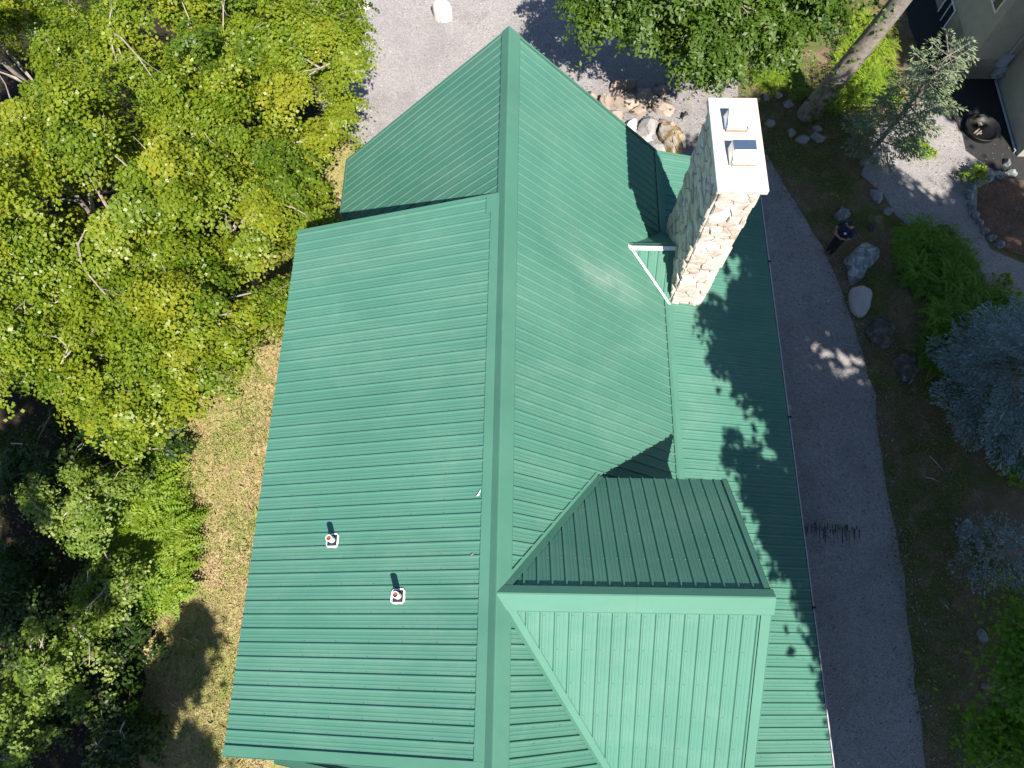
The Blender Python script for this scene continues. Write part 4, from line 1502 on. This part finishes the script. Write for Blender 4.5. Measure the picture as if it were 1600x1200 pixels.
rf = np.random.default_rng(5)
f1 = [at(x, y, .4) for x, y in [(205, 690), (262, 690), (285, 780), (290, 860), (275, 940), (215, 960), (180, 900), (185, 800)]]
fo = ferns('fern_bed', scatter(f1, 120, rf, (.1, .7)), M['fern'], 51, .75, .6)
tag(fo, 'bright green bracken ferns edging the dry lawn on the left', 'ferns')
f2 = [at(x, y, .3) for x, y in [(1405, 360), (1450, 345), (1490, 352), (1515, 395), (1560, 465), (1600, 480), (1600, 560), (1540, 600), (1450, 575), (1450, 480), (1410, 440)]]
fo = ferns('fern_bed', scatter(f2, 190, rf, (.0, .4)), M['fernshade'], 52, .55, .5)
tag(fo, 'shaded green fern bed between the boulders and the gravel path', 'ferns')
f3 = [at(x, y, .3) for x, y in [(1335, 20), (1390, 30), (1400, 90), (1385, 150), (1330, 165), (1290, 170), (1310, 110)]]
fo = ferns('fern_bed', scatter(f3, 120, rf, (.0, .3)), M['fern'], 53, .5, .7)
tag(fo, 'sunlit yellow green ferns right of the leaning trunk', 'ferns')
f4 = [at(x, y, .2) for x, y in [(1225, 100), (1275, 130), (1262, 150), (1200, 140), (1180, 110)]]
fo = ferns('fern_bed', scatter(f4, 30, rf, (.0, .2)), M['fern'], 54, .4, .6)
tag(fo, 'low sunlit ferns left of the leaning trunk', 'ferns')


def conifer(name, label, x, y, h, r, mat, seed, levels, per, dens=1.0, tuft=.10, z_start=.3, droop=.12, lean=(0, 0), group=None, pw=.85, nw=.30, gap=.13):
    rng = np.random.default_rng(seed)
    root = empty(name, (x, y, 0), label, 'tree', group)
    m = MB()
    top = Vector((x + lean[0], y + lean[1], h))
    b0 = Vector((x, y, -.1))
    m.tube([b0, b0.lerp(top, .4), b0.lerp(top, .75), top], [.03 + h * .014, .02 + h * .011, .012 + h * .005, .01], 8, False)
    m.build('trunk', M['bark'], root, True)
    mb = MB()
    P, N, L, W_, D, T = [], [], [], [], [], []

    def twig(p0, p1, k):
        p0, p1 = np.array(p0), np.array(p1)
        ln = np.linalg.norm(p1 - p0)
        n = max(3, int(ln / .035 * dens))
        ax_ = (p1 - p0) / max(ln, 1e-6)
        t = rng.uniform(0, 1.0, size=n)
        t[-3:] = 1.0
        rr = rng.normal(size=(n, 3))
        rr[:, 2] = np.abs(rr[:, 2]) * .8
        perp = norm(rr - ax_ * (rr @ ax_)[:, None])
        d = norm(ax_ * .75 + perp * .75)
        l_ = tuft * rng.uniform(.7, 1.2, size=n)
        P.append(p0 + ax_ * (t * ln)[:, None] + d * (l_ * .5)[:, None])
        N.append(norm(perp + np.array([0, 0, .8])))
        L.append(l_)
        W_.append(l_ * nw)
        D.append(d)
        T.append(np.clip(k + t * .28 + rng.normal(size=n) * .12, 0, 1))
    for i in range(levels):
        f = (i + rng.uniform(0, .6)) / levels
        z = z_start + (h - z_start) * f
        Rl = r * (1 - f) ** pw + .10
        c = b0.lerp(top, (z + .1) / (h + .1))
        a0 = rng.uniform(0, 6.28)
        for j in range(per):
            a = a0 + 6.283 * j / per + rng.normal() * .15
            Lb = Rl * rng.uniform(.75, 1.12)
            d = Vector((math.cos(a), math.sin(a), 0))
            side = Vector((-d.y, d.x, 0))
            tb = .28 + rng.normal() * .08
            rise = .18 if f > .5 else .05
            def pt(t):
                return c + d * Lb * t + Vector((0, 0, Lb * (rise * t - droop * t * t + .10 * t ** 4)))
            pts = [pt(t) for t in (0, .33, .66, 1)]
            mb.tube(pts, [.016 + .008 * Lb, .014 + .004 * Lb, .01, .005], 4, False)
            twig(pts[2], pts[3], tb + .1)
            nt_ = max(3, int(Lb / gap))
            for k in range(nt_):
                t = .22 + .76 * (k + .5) / nt_
                p = pt(t)
                for sg in (1, -1):
                    tl = (.42 * Lb * (1 - t) ** .7 + .09) * rng.uniform(.75, 1.15)
                    dv = (d * .72 + side * sg * .7 + Vector((0, 0, rng.uniform(-.12, .08)))).normalized()
                    e_ = p + dv * tl
                    twig(p, e_, tb)
                    if tl > .34:
                        for q in (.4, .7):
                            s_ = p.lerp(e_, q)
                            for s3 in (1, -1):
                                dq = (dv * .7 + Vector((-dv.y, dv.x, 0)) * s3 * .7).normalized()
                                twig(s_, s_ + dq * tl * .36 * (1.2 - q), tb)
    twig(top - Vector((0, 0, .15)), top + Vector((0, 0, .1)), .5)
    tag(mb.build('boughs', M['bark'], root), kind='stuff')
    V, F = leaf_quads(np.concatenate(P), np.concatenate(N), np.concatenate(L), np.concatenate(W_), rng, .1, np.concatenate(D))
    np_mesh('needles', V, F, np.concatenate(T), mat, root)
    return root


conifer('blue_spruce', 'large shaded blue spruce at the right edge beside the ferns', 13.9, 7.3, 5.6, 2.5, M['bluespruce'], 501, 10, 9, 1.35, .11, gap=.19, nw=.22)
conifer('blue_spruce', 'small sparse dark spruce in deep shade below the big blue spruce', 12.6, 2.6, 2.0, 1.1, M['bluespruce'], 502, 5, 6, .8, .08)
pb = at(1346, 256)
conifer('pine_tree', 'slender pale topped conifer leaning before the neighbour house', pb.x, pb.y, 4.8, 1.35, M['pine'], 503, 8, 6, .75, .15, 1.0, .0, (.35, .1), pw=.35, nw=.2)

# ------------------------------------------------------------------ fine ground cover


def inside(P, X, Y):
    ins = np.zeros(len(X), bool)
    n = len(P)
    for i in range(n):
        x0, y0 = P[i][0], P[i][1]
        x1, y1 = P[(i + 1) % n][0], P[(i + 1) % n][1]
        if y0 == y1:
            continue
        c = ((y0 > Y) != (y1 > Y)) & (X < (x1 - x0) * (Y - y0) / (y1 - y0) + x0)
        ins ^= c
    return ins


def blades(name, poly, n, h, seed, label, lo=0.0, hi=1.0, z=.01):
    rng = np.random.default_rng(seed)
    xs, ys = [p[0] for p in poly], [p[1] for p in poly]
    X = rng.uniform(min(xs), max(xs), n)
    Y = rng.uniform(max(min(ys), -4), min(max(ys), 24), n)
    k = inside(poly, X, Y)
    X, Y = X[k], Y[k]
    m_ = len(X)
    pn = np.array([mnoise.noise(Vector((x * .55, y * .55, 3))) + .6 * mnoise.noise(Vector((x * 1.9, y * 1.9, 8))) for x, y in zip(X, Y)])
    d = norm(np.c_[rng.normal(size=(m_, 2)), rng.uniform(.3, 1.2, m_)])
    P = np.c_[X, Y, np.full(m_, z)] + d * h * .5
    nrm = norm(rng.normal(size=(m_, 3)) + np.array([0, 0, .6]))
    L = h * rng.uniform(.5, 1.4, m_)
    V, F = leaf_quads(P, nrm, L, L * .22, rng, .1, d)
    T = np.clip(lo + (hi - lo) * np.clip(.5 + pn * .7 + rng.normal(size=m_) * .22, 0, 1), 0, 1)
    return tag(np_mesh(name, V, F, T, M['grassblade']), label, 'grass', None, 'stuff')


vis_lawn = [(-6.0, -3.2), (-9.2, -3.2), (-9.3, 0), (-9.1, 3.2), (-10.0, 6.8), (-9.2, 11), (-8.2, 15.2), (-6.9, 17.2), (-5.2, 15.9), (-4.6, 12.8)]
blades('lawn_grass', vis_lawn, 120000, .075, 61, 'dry yellowing lawn grass along the left side of the house')
vg = [(10.3, -3), (13, -3), (12.6, 4), (12.6, 8), (11.6, 12), (10.6, 14), (12, 17), (10, 21), (8, 19), (8.2, 16), (9.2, 14.2), (10.4, 10.1), (10.9, 7.2), (10.6, 4.5)]
blades('verge_grass', vg, 42000, .07, 62, 'thin shaded grass on the verge right of the gravel drive', .45, 1.0)


def litter(name, poly, n, size, mat, seed, label, z=.03, stones=False):
    rng = np.random.default_rng(seed)
    xs, ys = [p[0] for p in poly], [p[1] for p in poly]
    X = rng.uniform(min(xs), max(xs), n)
    Y = rng.uniform(min(ys), max(ys), n)
    k = inside(poly, X, Y)
    pn = np.array([mnoise.noise(Vector((x * .9, y * .9, seed))) for x, y in zip(X, Y)])
    k &= pn > rng.uniform(-.7, .35, n)
    X, Y = X[k], Y[k]
    m_ = len(X)
    if stones:
        V, F = [], []
        s = size * rng.uniform(.4, 1.4, m_) ** 1.5
        octa = np.array([(1, 0, 0), (0, 1, 0), (-1, 0, 0), (0, -1, 0), (0, 0, .8), (0, 0, -.3)])
        A = rng.uniform(0, 6.28, m_)
        o = octa[None] * s[:, None, None] * rng.uniform(.6, 1.3, size=(m_, 6, 1))
        c_, s_ = np.cos(A)[:, None], np.sin(A)[:, None]
        x = o[:, :, 0] * c_ - o[:, :, 1] * s_
        y = o[:, :, 0] * s_ + o[:, :, 1] * c_
        V = np.stack([x + X[:, None], y + Y[:, None], o[:, :, 2] + z], -1).reshape(-1, 3)
        f = np.array([(0, 1, 4), (1, 2, 4), (2, 3, 4), (3, 0, 4), (1, 0, 5), (2, 1, 5), (3, 2, 5), (0, 3, 5)])
        F = (f[None] + (np.arange(m_) * 6)[:, None, None]).reshape(-1, 3)
        return tag(np_mesh(name, V, F, None, mat), label, 'gravel', None, 'stuff')
    P = np.c_[X, Y, np.full(m_, z) + rng.uniform(0, .02, m_)]
    N = norm(rng.normal(size=(m_, 3)) * .3 + np.array([0, 0, 1]))
    L = size * rng.uniform(.5, 1.3, m_)
    V, F = leaf_quads(P, N, L, L * .6, rng, .15)
    return tag(np_mesh(name, V, F, rng.uniform(0, 1, m_), mat), label, 'leaf litter', None, 'stuff')


drv = [(-8.5, 24), (-6.2, 16.4), (-4.5, 14.0), (3, 13), (6.6, 13), (6.6, -3), (10.3, -3), (10.5, 7), (9.7, 12.3), (8.3, 15.6), (8, 24)]
ER = [(10.1, -3), (10.1, -2.5), (10.3, .5), (10.4, 4.5), (10.48, 7.2), (10.12, 10.1), (9.65, 12.2), (8.8, 14.2), (8.3, 15.6), (7.4, 16.6)]
edge = [(x - .16, y) for x, y in ER] + [(x + .22, y) for x, y in reversed(ER)]
M['soil'] = simple('crumbled_soil', (.15, .12, .09), .95, 0, .4, 8)
litter('soil_crumbs', edge, 9000, .022, M['soil'], 80, 'crumbled soil along the right edge of the gravel drive', .012, True)
blades('edge_grass', edge, 7000, .09, 64, 'ragged grass growing over the right edge of the gravel drive', .45, 1.0)
litter('loose_gravel', [(x - .05, y) for x, y in ER] + [(x + .5, y) for x, y in reversed(ER)], 5000, .026, M['rock_grey'], 81, 'gravel kicked onto the verge along the drive', .01, True)
litter('leaf_litter', [(x - .35, y) for x, y in ER] + [(x + .4, y) for x, y in reversed(ER)], 2600, .05, M['litter'], 82, 'dead leaves gathered along the right edge of the drive')
litter('loose_gravel', drv, 26000, .022, M['rock_grey'], 71, 'loose stones scattered over the gravel drive', .014, True)
M['chip'] = simple('pale_stone_chip', (.5, .48, .46), .9, 0, .2, 30)
litter('stone_chips', drv, 900, .028, M['chip'], 72, 'pale stone chips scattered on the gravel drive', .016, True)
litter('leaf_litter', vg, 5200, .06, M['litter'], 73, 'brown leaf litter on the verge right of the drive')
litter('leaf_litter', [(1.5, 13), (5.5, 13), (8.8, 16), (8.5, 19), (2, 18.5)], 1500, .07, M['litter'], 74, 'dry leaves caught among the rocks of the rock garden')
litter('leaf_litter', [(-7.5, 21), (-5.6, 23.5), (-8, 24), (-8, 18), (-6.3, 16.8)], 900, .08, M['litter'], 75, 'dry leaves along the gravel edge beside the maples')
blades('lawn_tufts', vis_lawn, 5000, .16, 63, 'taller tufts of half dry grass in the lawn strip', .3, 1.0)
litter('leaf_litter', vis_lawn, 900, .05, M['litter'], 79, 'dead leaves scattered on the lawn strip')
litter('leaf_litter', [(-14, -3), (-9, -3), (-9, 17), (-16, 17)], 9000, .08, M['litter'], 76, 'brown leaf litter on the dark floor under the left grove')
litter('leaf_litter', [at(x, y)[:2] for x, y in [(1380, 200), (1500, 140), (1600, 260), (1600, 400), (1500, 420), (1400, 340)]], 900, .05, M['litter'], 77, 'fallen leaf bits on the gravel path at right')
litter('leaf_litter', DRIVE[-12:-3] + [(6.6, 13), (6.6, -3)], 900, .04, M['litter'], 78, 'sparse leaf bits on the shaded drive')
